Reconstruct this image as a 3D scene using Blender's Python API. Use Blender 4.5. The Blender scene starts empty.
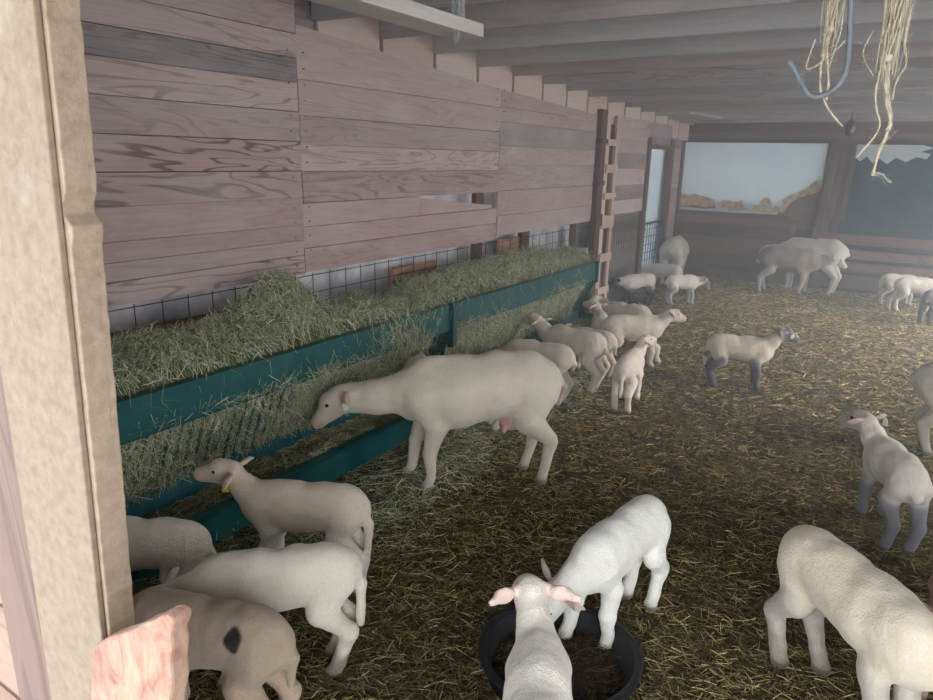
import bpy, bmesh, math, random
import numpy as np
from mathutils import Vector, Matrix
R_ = random.Random(7)
NR = np.random.RandomState(11)
COL = bpy.context.scene.collection
PI = math.pi

# ---------------------------------------------------------------- camera (933 x 700 frame, 690 px focal length)
CAM_H = 1.8
F_PX, CX, CY = 690.0, 466.5, 350.0
CAM_R = np.array([[0.84380853, 0.16167734, -0.51171046],
                  [0.53622614, -0.21638232, 0.81586777],
                  [0.02118223, -0.96282871, -0.26928086]])   # columns are right/down/forward seen in the barn's axes
CAM_R = np.array([[0.84380853, 0.16167734, -0.51171046], [0.53622614, -0.21638232, 0.81586777], [0.02118223, -0.96282871, -0.26928086]])

def at(px, py, z=0.0):
    """the point of the horizontal plane at height z that the photograph shows at px, py (used to survey where things stand)"""
    d = CAM_R @ np.array([px - CX, py - CY, F_PX])
    t = (z - CAM_H) / d[2]
    return d[0] * t, d[1] * t

# ---------------------------------------------------------------- scene helpers
def lin(c):
    return tuple((x / 12.92 if x <= .04045 else ((x + .055) / 1.055) ** 2.4) for x in (v / 255.0 for v in c))

def tag(o, label=None, cat=None, group=None, kind=None):
    if label: o['label'] = label
    if cat: o['category'] = cat
    if group: o['group'] = group
    if kind: o['kind'] = kind
    return o

def empty(name, loc=(0, 0, 0), rz=0.0):
    o = bpy.data.objects.new(name, None)
    o.location = loc; o.rotation_euler = (0, 0, rz); o.empty_display_size = .1
    COL.objects.link(o)
    return o

def np_mesh(name, V, Q, col=None, smooth=False, attr='col'):
    """V (n,3), Q (m,4) or (m,3)"""
    V = np.asarray(V, np.float32); Q = np.asarray(Q, np.int32)
    me = bpy.data.meshes.new(name)
    k = Q.shape[1]
    me.vertices.add(len(V)); me.vertices.foreach_set('co', V.ravel())
    me.loops.add(Q.size); me.loops.foreach_set('vertex_index', Q.ravel())
    me.polygons.add(len(Q))
    me.polygons.foreach_set('loop_start', np.arange(0, Q.size, k, dtype=np.int32))
    me.polygons.foreach_set('loop_total', np.full(len(Q), k, np.int32))
    me.polygons.foreach_set('use_smooth', np.full(len(Q), smooth, bool))
    me.update(calc_edges=True)
    if col is not None:
        a = me.color_attributes.new(attr, 'FLOAT_COLOR', 'POINT')
        c = np.ones((len(V), 4), np.float32); c[:, :3] = col
        a.data.foreach_set('color', c.ravel())
    me.validate()
    return me

def link(name, me, mat=None, parent=None):
    o = bpy.data.objects.new(name, me)
    if mat is not None and not me.materials: me.materials.append(mat)
    COL.objects.link(o)
    if parent is not None: o.parent = parent
    return o

class MB:
    """collects boxes, bars and outlines; build() links them as one mesh object"""
    def __init__(s): s.V = []; s.F = []; s.C = []
    def add(s, vs, fs, c=None):
        n = len(s.V); s.V += [tuple(v) for v in vs]; s.F += [tuple(i + n for i in f) for f in fs]
        c = c if c is not None else (R_.random(), R_.random(), R_.random())
        s.C += [c] * len(vs)
    def box(s, a, b, c=None, jit=0.0):
        x0, y0, z0 = a; x1, y1, z1 = b
        vs = [(x, y, z) for x in (x0, x1) for y in (y0, y1) for z in (z0, z1)]
        if jit: vs = [tuple(k + R_.uniform(-jit, jit) for k in v) for v in vs]
        s.add(vs, [(0, 1, 3, 2), (4, 6, 7, 5), (0, 4, 5, 1), (2, 3, 7, 6), (0, 2, 6, 4), (1, 5, 7, 3)], c)
        return s
    def bar(s, p, q, w, h=None, c=None, up=(0, 0, 1)):
        """rectangular bar from p to q, w wide (sideways), h high"""
        h = h or w; p = Vector(p); q = Vector(q); d = (q - p).normalized(); u = Vector(up)
        if abs(d.dot(u)) > .98: u = Vector((0, 1, 0))
        sd = d.cross(u).normalized(); u = sd.cross(d).normalized()
        vs = [e + sd * (w / 2 * i) + u * (h / 2 * j) for e in (p, q) for i in (-1, 1) for j in (-1, 1)]
        s.add(vs, [(0, 1, 3, 2), (4, 6, 7, 5), (0, 4, 5, 1), (2, 3, 7, 6), (0, 2, 6, 4), (1, 5, 7, 3)], c)
        return s
    def tube(s, pts, r, n=8, c=None, cap=True):
        pts = [Vector(p) for p in pts]; rr = r if isinstance(r, (list, tuple)) else [r] * len(pts)
        vs = []; fs = []; u = None
        for i, p in enumerate(pts):
            d = (pts[min(i + 1, len(pts) - 1)] - pts[max(i - 1, 0)]).normalized()
            if u is None:
                u = d.orthogonal().normalized()
            else:
                u = (u - d * u.dot(d)).normalized()
            w = d.cross(u)
            vs += [p + (u * math.cos(2 * PI * k / n) + w * math.sin(2 * PI * k / n)) * rr[i] for k in range(n)]
        for i in range(len(pts) - 1):
            fs += [(i * n + k, i * n + (k + 1) % n, (i + 1) * n + (k + 1) % n, (i + 1) * n + k) for k in range(n)]
        if cap:
            fs += [tuple(range(n))[::-1], tuple((len(pts) - 1) * n + k for k in range(n))]
        s.add(vs, fs, c); return s
    def outline(s, pts, nrm, c=None):
        """a flat outline (points in order) given thickness by the vector nrm"""
        n = len(pts); nv = Vector(nrm); a = [Vector(p) for p in pts]; b = [p + nv for p in a]
        s.add(a + b, [tuple(range(n))[::-1], tuple(range(n, 2 * n))] + [(i, (i + 1) % n, n + (i + 1) % n, n + i) for i in range(n)], c); return s
    def build(s, name, mat, parent=None, smooth=False, bevel=0.0, origin=None):
        me = bpy.data.meshes.new(name)
        V = s.V
        if origin is not None: V = [tuple(v[i] - origin[i] for i in range(3)) for v in V]
        me.from_pydata(V, [], s.F); me.update()
        bm = bmesh.new(); bm.from_mesh(me); bmesh.ops.recalc_face_normals(bm, faces=bm.faces[:]); bm.to_mesh(me); bm.free()
        a = me.color_attributes.new('brd', 'FLOAT_COLOR', 'POINT')
        a.data.foreach_set('color', np.array([(c[0], c[1], c[2], 1) for c in s.C], np.float32).ravel())
        if smooth: me.polygons.foreach_set('use_smooth', [True] * len(me.polygons))
        o = link(name, me, mat, parent)
        if origin is not None: o.location = origin
        if bevel:
            m = o.modifiers.new('b', 'BEVEL'); m.width = bevel; m.segments = 2; m.limit_method = 'ANGLE'
        return o

# ---------------------------------------------------------------- materials
class NT:
    def __init__(s, name):
        s.m = bpy.data.materials.new(name); s.m.use_nodes = True
        s.t = s.m.node_tree; s.t.nodes.clear()
        s.out = s.n('ShaderNodeOutputMaterial'); s.p = s.n('ShaderNodeBsdfPrincipled')
        s.l(s.p.outputs[0], s.out.inputs[0])
    def n(s, k, **kw):
        nd = s.t.nodes.new(k)
        for a, v in kw.items(): setattr(nd, a, v)
        return nd
    def l(s, a, b): s.t.links.new(a, b)
    def math(s, op, a, b=None, c=None, clamp=False):
        nd = s.n('ShaderNodeMath', operation=op, use_clamp=clamp)
        for i, v in enumerate((a, b, c)):
            if v is None: continue
            if isinstance(v, (int, float)): nd.inputs[i].default_value = v
            else: s.l(v, nd.inputs[i])
        return nd.outputs[0]
    def mix(s, f, a, b, mode='MIX'):
        nd = s.n('ShaderNodeMix', data_type='RGBA', blend_type=mode)
        for sock, v in ((nd.inputs[0], f), (nd.inputs[6], a), (nd.inputs[7], b)):
            if isinstance(v, (int, float)): sock.default_value = v
            elif isinstance(v, tuple): sock.default_value = (*v[:3], 1)
            else: s.l(v, sock)
        return nd.outputs[2]
    def noise(s, vec, scale, detail=4, rough=.55, dist=0.0):
        nd = s.n('ShaderNodeTexNoise'); nd.inputs['Scale'].default_value = scale
        nd.inputs['Detail'].default_value = detail; nd.inputs['Roughness'].default_value = rough; nd.inputs['Distortion'].default_value = dist
        if vec is not None: s.l(vec, nd.inputs['Vector'])
        return nd.outputs[0]
    def ramp(s, f, stops):
        nd = s.n('ShaderNodeValToRGB'); el = nd.color_ramp.elements
        while len(el) < len(stops): el.new(.5)
        for e, (p, c) in zip(el, stops):
            e.position = p; e.color = (*c[:3], 1) if not isinstance(c, (int, float)) else (c, c, c, 1)
        s.l(f, nd.inputs[0]); return nd.outputs[0]
    def obj(s, scale=(1, 1, 1), off=None):
        tc = s.n('ShaderNodeTexCoord'); mp = s.n('ShaderNodeMapping'); mp.inputs['Scale'].default_value = scale
        s.l(tc.outputs['Object'], mp.inputs[0])
        if off is not None: s.l(off, mp.inputs['Location'])
        return mp.outputs[0]
    def bump(s, h, strength=.4, dist=.01):
        b = s.n('ShaderNodeBump'); b.inputs['Strength'].default_value = strength; b.inputs['Distance'].default_value = dist
        s.l(h, b.inputs['Height']); s.l(b.outputs[0], s.p.inputs['Normal']); return b

def wood(name, axis, c_dark, c_mid, c_light, grain=.5, rough=.8, blotch=None, lines=13.0):
    """weathered boards: the attribute brd holds (tone, seed, hue) of each board"""
    t = NT(name)
    at_ = t.n('ShaderNodeAttribute', attribute_name='brd'); sp = t.n('ShaderNodeSeparateColor'); t.l(at_.outputs['Color'], sp.inputs[0])
    tone, seed, hue = sp.outputs
    cb = t.n('ShaderNodeCombineXYZ')
    for i in range(3): t.l(t.math('MULTIPLY', seed, 40.0 + 17 * i), cb.inputs[i])
    lo, hi = .55, 5.5
    sc = tuple(lo if axis == a else hi for a in 'xyz')
    v = t.obj(sc, cb.outputs[0])
    n1 = t.noise(v, 1.0, 3, .5, .6)
    ring = t.math('SINE', t.math('MULTIPLY', n1, lines * 6.28))
    line = t.ramp(ring, [(.0, 0.0), (.62, 0.0), (.95, 1.0)])
    v2 = t.obj(tuple(3.0 if axis == a else 90.0 for a in 'xyz'), cb.outputs[0])
    fib = t.noise(v2, 1.0, 4, .6)
    v3 = t.obj(tuple(1.3 if axis == a else 4.0 for a in 'xyz'), cb.outputs[0])
    bl = t.noise(v3, 1.0, 5, .6)
    base = t.ramp(tone, [(0, lin(c_dark)), (.5, lin(c_mid)), (1, lin(c_light))])
    base = t.mix(t.math('MULTIPLY', hue, .35), base, t.mix(1.0, base, lin((225, 180, 165)), 'MULTIPLY'))
    gs = t.math('FRACT', t.math('MULTIPLY', seed, 7.3)); gs = t.math('MULTIPLY', t.math('POWER', gs, 2.5), grain * 1.5, clamp=True)
    base = t.mix(t.math('MULTIPLY', line, gs), base, t.mix(1.0, base, (.3, .27, .28), 'MULTIPLY'))
    base = t.mix(t.ramp(fib, [(.3, .3), (.7, 0.0)]), base, t.mix(1.0, base, (.5, .48, .48), 'MULTIPLY'))
    base = t.mix(t.ramp(bl, [(.45, 0.0), (.75, .55)]), base, lin(blotch or c_light))
    dk = t.noise(v3, 2.3, 4, .6)
    base = t.mix(t.ramp(dk, [(.55, 0.0), (.75, .5)]), base, lin(c_dark))
    gr = t.math('MULTIPLY', t.math('SUBTRACT', .35, tone), 1.6, clamp=True); base = t.mix(gr, base, t.mix(1.0, base, (.72, .80, .84), 'MULTIPLY'))
    t.l(base, t.p.inputs['Base Color']); t.p.inputs['Roughness'].default_value = rough
    t.p.inputs['Specular IOR Level'].default_value = .25
    t.bump(t.math('ADD', t.math('MULTIPLY', fib, .6), t.math('MULTIPLY', ring, .12)), .5, .004)
    return t.m

def plain(name, c, rough=.6, metal=0.0, var=.25, vs=8.0, bump=0.0, bs=40.0, spec=.5, c2=None):
    t = NT(name); v = t.obj()
    n = t.noise(v, vs, 5, .6)
    c2 = lin(c2) if c2 else tuple(x * (1 - var * 1.6) for x in lin(c))
    t.l(t.mix(t.ramp(n, [(.38, 0.0), (.68, 1.0)]), lin(c), c2), t.p.inputs['Base Color'])
    t.p.inputs['Roughness'].default_value = rough; t.p.inputs['Metallic'].default_value = metal
    t.p.inputs['Specular IOR Level'].default_value = spec
    if bump: t.bump(t.noise(v, bs, 5, .6), bump, .01)
    return t.m
# ---------------------------------------------------------------- sheep: one continuous body surface from a smooth union of tapered limbs
def rc(p, a, b, r1, r2, n=None, s=1.0):
    """signed distance to a round cone a-b; squashed by s along n"""
    a = np.asarray(a, float); b = np.asarray(b, float); q = p
    if n is not None:
        n = np.asarray(n, float); n = n / np.linalg.norm(n); k = 1.0 / s - 1.0
        q = p - a; q = q + (q @ n)[:, None] * n * k
        bb = b - a; bb = bb + (bb @ n) * n * k; a = np.zeros(3); b = bb
    ba = b - a; l2 = ba @ ba
    if l2 < 1e-10: return (np.linalg.norm(q - a, axis=1) - max(r1, r2)) * min(s, 1.0)
    rr = r1 - r2; a2 = max(l2 - rr * rr, 1e-9); il2 = 1.0 / l2
    pa = q - a; y = pa @ ba; z = y - l2
    w = pa * l2 - y[:, None] * ba; x2 = (w * w).sum(1); y2 = y * y * l2; z2 = z * z * l2
    k = np.sign(rr) * rr * rr * x2
    d = (np.sqrt(x2 * a2 * il2) + y * rr) * il2 - r1
    m1 = np.sign(z) * a2 * z2 > k; m2 = np.sign(y) * a2 * y2 < k
    d = np.where(m2, np.sqrt(x2 + y2) * il2 - r1, d)
    d = np.where(m1, np.sqrt(x2 + z2) * il2 - r2, d)
    return d * min(s, 1.0)

def smin(a, b, k):
    h = np.clip(.5 + .5 * (b - a) / k, 0, 1)
    return b * (1 - h) + a * h - k * h * (1 - h)

def surface_nets(f, lo, h):
    nx, ny, nz = f.shape; neg = f < 0
    idx = -np.ones((nx - 1, ny - 1, nz - 1), np.int64)
    acc = np.zeros((nx - 1, ny - 1, nz - 1, 3)); cnt = np.zeros((nx - 1, ny - 1, nz - 1))
    g = [slice(0, -1), slice(1, None)]
    for ax in range(3):
        o = [a for a in range(3) if a != ax]
        for i in (0, 1):
            for j in (0, 1):
                sl0 = [None] * 3; sl1 = [None] * 3
                sl0[ax] = g[0]; sl1[ax] = g[1]; sl0[o[0]] = sl1[o[0]] = g[i]; sl0[o[1]] = sl1[o[1]] = g[j]
                A = f[tuple(sl0)]; B = f[tuple(sl1)]
                m = (A < 0) != (B < 0)
                tt = np.where(m, A / np.where(m, A - B, 1), 0)
                acc[..., ax] += tt * m; acc[..., o[0]] += i * m; acc[..., o[1]] += j * m; cnt += m
    act = cnt > 0; n = int(act.sum()); idx[act] = np.arange(n)
    ii = np.argwhere(act)
    V = (ii + acc[act] / cnt[act][:, None]) * h + lo
    F = []
    for ax in range(3):
        o = [a for a in range(3) if a != ax]
        s0 = [slice(None)] * 3; s1 = [slice(None)] * 3; s0[ax] = g[0]; s1[ax] = g[1]
        cr = neg[tuple(s0)] != neg[tuple(s1)]
        e = np.argwhere(cr)
        e = e[(e[:, o[0]] > 0) & (e[:, o[1]] > 0) & (e[:, o[0]] < f.shape[o[0]] - 1) & (e[:, o[1]] < f.shape[o[1]] - 1)]
        def cell(da, db):
            c = e.copy(); c[:, o[0]] -= da; c[:, o[1]] -= db
            return idx[c[:, 0], c[:, 1], c[:, 2]]
        q = np.stack([cell(1, 1), cell(0, 1), cell(0, 0), cell(1, 0)], 1)
        ng = neg[e[:, 0], e[:, 1], e[:, 2]]
        if ax == 1: ng = ~ng
        q[~ng] = q[~ng][:, ::-1]
        F.append(q)
    return V, np.concatenate(F)

def fr(yaw, pitch):
    """unit forward, side (left), up of a head turned by yaw and raised by pitch (degrees)"""
    y, p = math.radians(yaw), math.radians(pitch)
    f = np.array([math.cos(p) * math.cos(y), math.cos(p) * math.sin(y), math.sin(p)])
    s = np.array([-math.sin(y), math.cos(y), 0.0]); return f, s, np.cross(f, s)

WOOL = (226, 216, 200); PINK = (214, 168, 158); DARK = (46, 42, 46); HOOF = (120, 108, 92)

def sheep(name, hind, ang, s=1.0, kind='lamb', neck=(0, 35, .16), head=(0, -10), wool=WOOL, face=None, legs=None, leg_tint=.0,
          ears=(-15, -.1), feet={}, knees={}, tail=.17, tail_sway=0.0, fat=1.0, body_pitch=0, pink=None, spots=(), vox=.008, z=0.0, hs=1.0, zs=1.0,
          label='', group=None, ear_tag=None, roll=0, bend=0):
    L = kind == 'lamb'
    if sum(wool) > 520: wool = tuple(int(a * .78 + b * .22) for a, b in zip(wool, (226, 222, 216)))
    face = face or wool; legs = legs or wool
    P = []                       # (chain id, a, b, r1, r2, normal, squash, colour, k)
    y = np.array([0, 1., 0])
    def add(ch, a, b, r1, r2, c, n=None, sq=1.0, k=.03): P.append((ch, np.array(a, float), np.array(b, float), r1, r2, c, n, sq, k))
    if L:
        sq = .82 * fat
        pts = [((-.225, 0, .345), .058), ((-.17, 0, .345), .078), ((-.06, 0, .340), .080), ((.05, 0, .328), .088), ((.15, 0, .325), .084)]
        for (a, ra), (b, rb) in zip(pts, pts[1:]): add('body', a, b, ra, rb, wool, y, sq, .05)
        add('body', (.13, 0, .365), (.05, 0, .375), .055, .045, wool, y, .8, .06)
        add('body', (.19, 0, .31), (.17, 0, .27), .062, .045, wool, y, .8)
        add('body', (-.10, 0, .375), (-.2, 0, .375), .048, .042, wool, y, .9, .06)
        H = dict(hip=(-.195, .042, .325, .060), stf=(-.155, .058, .245, .045), hok=(-.238, .052, .155, .025), fet=(-.205, .052, .055, .019), hof=(-.188, .052, .018, .021))
        Fg = dict(sho=(.155, .040, .315, .056), elb=(.115, .050, .235, .038), kne=(.142, .048, .135, .026), fet=(.136, .048, .050, .018), hof=(.152, .048, .017, .021))
        nb = np.array((.185, 0, .35)); nr = (.068, .046); hh = 1.08 * hs; tb = (-.265, 0, .355)
    else:
        sq = 1.0 * fat
        pts = [((-.36, 0, .50), .125), ((-.27, 0, .50), .148), ((-.08, 0, .48), .165), ((.10, 0, .455), .175), ((.27, 0, .475), .145)]
        for (a, ra), (b, rb) in zip(pts, pts[1:]): add('body', a, b, ra, rb, wool, y, sq, .06)
        add('body', (.25, 0, .57), (.05, 0, .575), .075, .06, wool, y, .8, .06)
        add('body', (.34, 0, .47), (.33, 0, .40), .105, .075, wool, y, .8, .05)
        add('body', (-.12, 0, .59), (-.30, 0, .585), .06, .055, wool, y, 1.0, .06)
        H = dict(hip=(-.33, .085, .47, .115), stf=(-.265, .105, .34, .078), hok=(-.385, .095, .225, .038), fet=(-.345, .09, .075, .026), hof=(-.325, .09, .024, .029))
        Fg = dict(sho=(.27, .075, .46, .105), elb=(.215, .092, .33, .062), kne=(.25, .085, .195, .036), fet=(.24, .085, .07, .025), hof=(.262, .085, .023, .029))
        nb = np.array((.34, 0, .475)); nr = (.115, .075); hh = 1.42 * hs; tb = (-.47, 0, .52)
    pit = math.radians(body_pitch)
    piv = np.array(H['hip'][:3]) * (1, 0, 1)
    def tilt(p):                 # raise the forehand about the hips
        p = np.array(p, float) - piv
        return piv + np.array([p[0] * math.cos(pit) - p[2] * math.sin(pit), p[1], p[0] * math.sin(pit) + p[2] * math.cos(pit)])
    P = [(c, tilt(a), tilt(b), r1, r2, cc, n, q, k) for (c, a, b, r1, r2, cc, n, q, k) in P]
    nb = tilt(nb); tb = tilt(tb)
    for leg, D, sd in (('HL', H, 1), ('HR', H, -1), ('FL', Fg, 1), ('FR', Fg, -1)):
        js = []
        keys = list(D); top = D[keys[0]]; off = np.array(feet.get(leg, (0, 0, 0)), float)
        for j, kx in enumerate(keys):
            q = np.array(D[kx][:3]) * (1, sd, 1); w = 1 - max(0, q[2] - .02) / (top[2] - .02)
            if j == 0: q = tilt(q)
            elif D is Fg: q = q + (tilt(q) - q) * (1 - w)
            q = q + off * (w if j else 0)
            if leg in knees and j == 2: q = q + np.array(knees[leg], float)
            js.append((q, D[kx][3]))
        ft = 1.18 if L else 1.0
        for j in range(len(js) - 1):
            (a, ra), (b, rb) = js[j], js[j + 1]
            if j >= 2: ra *= ft; rb *= ft
            c = wool if j == 0 else legs if j >= (1 if legs is not wool else 9) else (wool if j < 3 else wool)
            if j == 3: c = legs
            add(leg, a, b, ra, rb, c, (0, 1, 0) if j == 0 else None, .75 if j == 0 else 1, .012 if j else .02)
        hf = js[-1][0] + np.array((.012, 0, -.004)); add(leg, js[-1][0] - (0, 0, .004), hf, js[-1][1] * 1.02, js[-1][1] * .85, HOOF if legs is wool else DARK, None, 1, .008)
    # neck and head
    f, sdv, u = fr(neck[0], neck[1]); ne = nb + f * neck[2] * (1 if L else 1)
    mid = nb + f * neck[2] * .5 + np.array((0, 0, -.01))
    add('body', nb - f * .03, mid, nr[0], (nr[0] + nr[1]) / 2 * .95, wool, sdv, .82, .03); add('body', mid, ne, (nr[0] + nr[1]) / 2 * .95, nr[1], wool, sdv, .85, .025)
    hf_, hs_, hu_ = fr(head[0], head[1])
    if roll:
        r0 = math.radians(roll); hs_, hu_ = hs_ * math.cos(r0) + hu_ * math.sin(r0), hu_ * math.cos(r0) - hs_ * math.sin(r0)
    def hp(x, yy, zz): return ne + (hf_ * x + hs_ * yy + hu_ * zz) * hh
    def ha(a, b, r1, r2, c, n=None, q=1.0, k=.014): add('head', hp(*a), hp(*b), r1 * hh, r2 * hh, c, n, q, k)
    ha((0, 0, .0), (.045, 0, .012), .046, .040, face, hs_, .9)
    ha((.04, 0, .006), (.122, 0, -.022), .037, .023, face, hs_, .88)
    ha((.02, 0, -.022), (.112, 0, -.036), .030, .017, face, hs_, .85)
    ha((.112, 0, -.026), (.128, 0, -.030), .022, .018, face if face is not wool else PINK, hs_, 1.0, .008)
    for sd in (1, -1): ha((.045, sd * .024, .022), (.06, sd * .022, .014), .014, .012, face, None, 1, .01)
    ea, ed = ears
    for sd in (1, -1):
        back = math.radians(ea); e_ = np.array((-math.sin(-back) if ea < 0 else math.sin(back), sd * math.cos(back), ed)); e_ = e_ / np.linalg.norm(e_)
        b0 = np.array((-.008, sd * .036, .018)); l = .095 * (1 if L else .75)
        nrm = hu_ * .65 + hf_ * .75
        ec = tuple(int(.55 * a + .45 * b) for a, b in zip(face, PINK)) if sum(face) > 300 else face
        ha(b0, b0 + e_ * l * .55, .012, .021, ec, nrm, .34, .008); ha(b0 + e_ * l * .5, b0 + e_ * l, .021, .009, ec, nrm, .34, .008)
    # tail
    if tail > .03:
        t0 = np.array(tb); t1 = t0 + np.array((-.016, tail_sway * .4, -.3 * tail)); t2 = t0 + np.array((-.010, tail_sway, -tail))
        w_ = 1.0 if L else 1.4
        add('tail', t0 + (.03, 0, .01), t1, .022 * w_, .02 * w_, wool, None, 1, .014); add('tail', t1, t2, .02 * w_, .013 * w_, wool, None, 1, .006)
    else:
        add('tail', tb + (.03, 0, 0), tb + (-.02, 0, -.04), .03, .02, wool, None, 1, .02)
    if pink:
        for (a, b, r1, r2) in pink: add('udder', a, b, r1, r2, PINK, None, 1, .02)
    if bend:                      # curve the spine: everything ahead of the middle turns sideways
        def bd(p):
            w = np.clip((p[0] + .05) / .35, 0, 1.6); a = math.radians(bend) * w * .5
            c0, s0 = math.cos(a), math.sin(a); x, yv = p[0], p[1]
            return np.array([x * c0 - yv * s0, x * s0 + yv * c0, p[2]])
        P = [(c, bd(a), bd(b), r1, r2, cc, n, q, k) if c != 'x' else 0 for (c, a, b, r1, r2, cc, n, q, k) in P]
        _hp = hp
        hp = lambda x, yy, zz: bd(_hp(x, yy, zz))
    ZS = np.array((1, 1, zs))
    P = [(c, a * s * ZS, b * s * ZS, r1 * s, r2 * s, cc, n, q, k * s) for (c, a, b, r1, r2, cc, n, q, k) in P]
    _h2 = hp
    hp = lambda x, yy, zz: _h2(x, yy, zz) * ZS
    lo = np.min([np.minimum(a - r1, b - r2) for (_, a, b, r1, r2, *_r) in P], 0) - .03
    hi = np.max([np.maximum(a + r1, b + r2) for (_, a, b, r1, r2, *_r) in P], 0) + .03
    N = np.ceil((hi - lo) / vox).astype(int) + 1
    ax = [lo[i] + np.arange(N[i]) * vox for i in range(3)]
    F = np.full(N, 9.0)
    chains = {}
    def region(p):
        (c, a, b, r1, r2, cc, n, q, k) = p
        m = max(r1, r2) * max(q, 1) + .05
        i0 = [max(0, int((min(a[i], b[i]) - m - lo[i]) / vox)) for i in range(3)]; i1 = [min(N[i], int((max(a[i], b[i]) + m - lo[i]) / vox) + 2) for i in range(3)]
        return i0, i1
    order = ['body', 'HL', 'HR', 'FL', 'FR', 'head', 'tail', 'udder']
    for ch in order:
        ps = [p for p in P if p[0] == ch]
        if not ps: continue
        G = np.full(N, 9.0)
        for p in ps:
            i0, i1 = region(p)
            sl = tuple(slice(i0[i], i1[i]) for i in range(3))
            X = np.stack(np.meshgrid(*[ax[i][sl[i]] for i in range(3)], indexing='ij'), -1); shp = X.shape[:3]
            d = rc(X.reshape(-1, 3), p[1], p[2], p[3], p[4], p[6], p[7]).reshape(shp)
            G[sl] = np.where(G[sl] > 5, np.minimum(G[sl], d), smin(G[sl], d, p[8]))
        F = np.where((F > 5) | (G > 5), np.minimum(F, G), smin(F, G, (.02 if ch not in ('head', 'tail') else .012) * (1 if L else 1.5) * s))
    V, Q = surface_nets(F, lo, vox)
    # woolly unevenness
    rs = np.random.RandomState(int(abs(hind[0] * 1000) + abs(hind[1] * 777)) % 99991)
    W = np.zeros(len(V))
    for fq, am in ((35, .0016), (70, .0010), (130, .0006)):
        for _ in range(5):
            k = rs.normal(size=3); k = k / np.linalg.norm(k) * fq; W += np.sin(V @ k + rs.uniform(0, 6.3)) * am * .6
    # colours: nearest limbs, blended
    cw = np.zeros((len(V), 3)); ws = np.zeros(len(V))
    for p in P:
        d = rc(V, p[1], p[2], p[3], p[4], p[6], p[7]); w = np.exp(-np.clip(d, -.05, 9) / (.006 * (1 + .3 * (not L))))
        cw += w[:, None] * np.array(lin(p[5])); ws += w
    C = cw / np.maximum(ws, 1e-20)[:, None]
    nz = sum(np.sin(V @ (rs.normal(size=3) * q) + rs.uniform(0, 6)) for q in (18, 30, 30, 55, 80)) / 5
    for (c, r, colr) in spots:
        d = r - np.linalg.norm(V - np.array(c) * s * ZS, axis=1) + nz * r * .35
        m = np.clip(d / .008 + .5, 0, 1)[:, None]; C = C * (1 - m) + np.array(lin(colr)) * m
    if leg_tint:                 # mud on the lower legs
        m = np.clip((.14 * s - V[:, 2]) / (.1 * s) + nz * .8, 0, 1)[:, None] * leg_tint; C = C * (1 - m) + np.array(lin((112, 98, 78))) * m
    hz = (.024 if L else .036) * s; m = np.clip((hz - V[:, 2]) / .005 + .3, 0, 1)[:, None] * .75; C = C * (1 - m) + np.array(lin(HOOF if legs is wool else (70, 62, 58))) * m
    # normals for the displacement
    me = np_mesh(name, V, Q, C, True)
    nrm = np.empty(len(me.vertices) * 3, np.float32); me.vertex_normals.foreach_get('vector', nrm) if hasattr(me, 'vertex_normals') else me.vertices.foreach_get('normal', nrm)
    nrm = nrm.reshape(-1, 3)
    if len(nrm) == len(V):
        V2 = V + nrm * W[:, None]
        me.vertices.foreach_set('co', V2.astype(np.float32).ravel()); me.update()
    o = link(name, me, M_WOOL)
    hx = (H['hof'][0]) * s
    a = math.radians(ang)
    o.rotation_euler = (0, 0, a)
    o.location = (hind[0] - math.cos(a) * hx, hind[1] - math.sin(a) * hx, z)
    for sd in (1, -1):           # eyes
        c = hp(.052, sd * (.0345), .014) * s
        b = MB(); r = .0082 * hh * s
        b.tube([c + hs_ * (-r), c + hs_ * (-r * .6), c, c + hs_ * (r * .6), c + hs_ * r], [r * .05, r * .8, r, r * .8, r * .05], 8)
        b.build('eye', M_EYE, o, smooth=True)
    if ear_tag:
        sd, colr = ear_tag
        c = hp(-.02, sd * .098, -.004 if L else -.008) * s
        b = MB(); e = hf_ * .015; w = hu_ * .021
        b.outline([c - e - w, c + e - w, c + e * .8 + w * .4, c + e * .3 + w, c - e * .3 + w, c - e * .8 + w * .4], hs_ * .003 * sd)
        tg = b.build('ear_tag', plain('tag_' + colr, (226, 214, 60) if colr == 'yellow' else (215, 214, 190), .5), o); tg['label'] = colr + ' plastic ear tag'
    tag(o, label, 'lamb' if L else 'sheep', group)
    return o
# ---------------------------------------------------------------- materials of the barn
M_WALLY = wood('mauve_weathered_boards', 'y', (158, 144, 144), (190, 172, 169), (214, 197, 191), .6, .85, (206, 196, 192))
M_PALEY = wood('pale_boards', 'y', (190, 172, 162), (212, 194, 184), (226, 210, 200), .25)
M_BROWNX = wood('brown_boards', 'x', (104, 84, 76), (134, 110, 98), (158, 132, 118), .4)
M_BROWNZ = wood('brown_posts', 'z', (88, 70, 62), (116, 92, 80), (140, 112, 98), .4)
M_PALEZ = wood('pale_battens', 'z', (186, 158, 146), (210, 184, 170), (226, 204, 190), .3)
M_RAFT = wood('rafters', 'x', (160, 161, 164), (184, 182, 182), (204, 199, 195), .3)
M_DECK = wood('roof_deck', 'y', (124, 128, 134), (144, 146, 151), (162, 162, 165), .3)
M_BEAM = wood('loose_beam', 'y', (176, 170, 162), (198, 192, 184), (212, 206, 200), .2)
M_GREY = wood('grey_boards', 'y', (104, 100, 98), (132, 126, 122), (150, 144, 138), .4)

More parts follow.
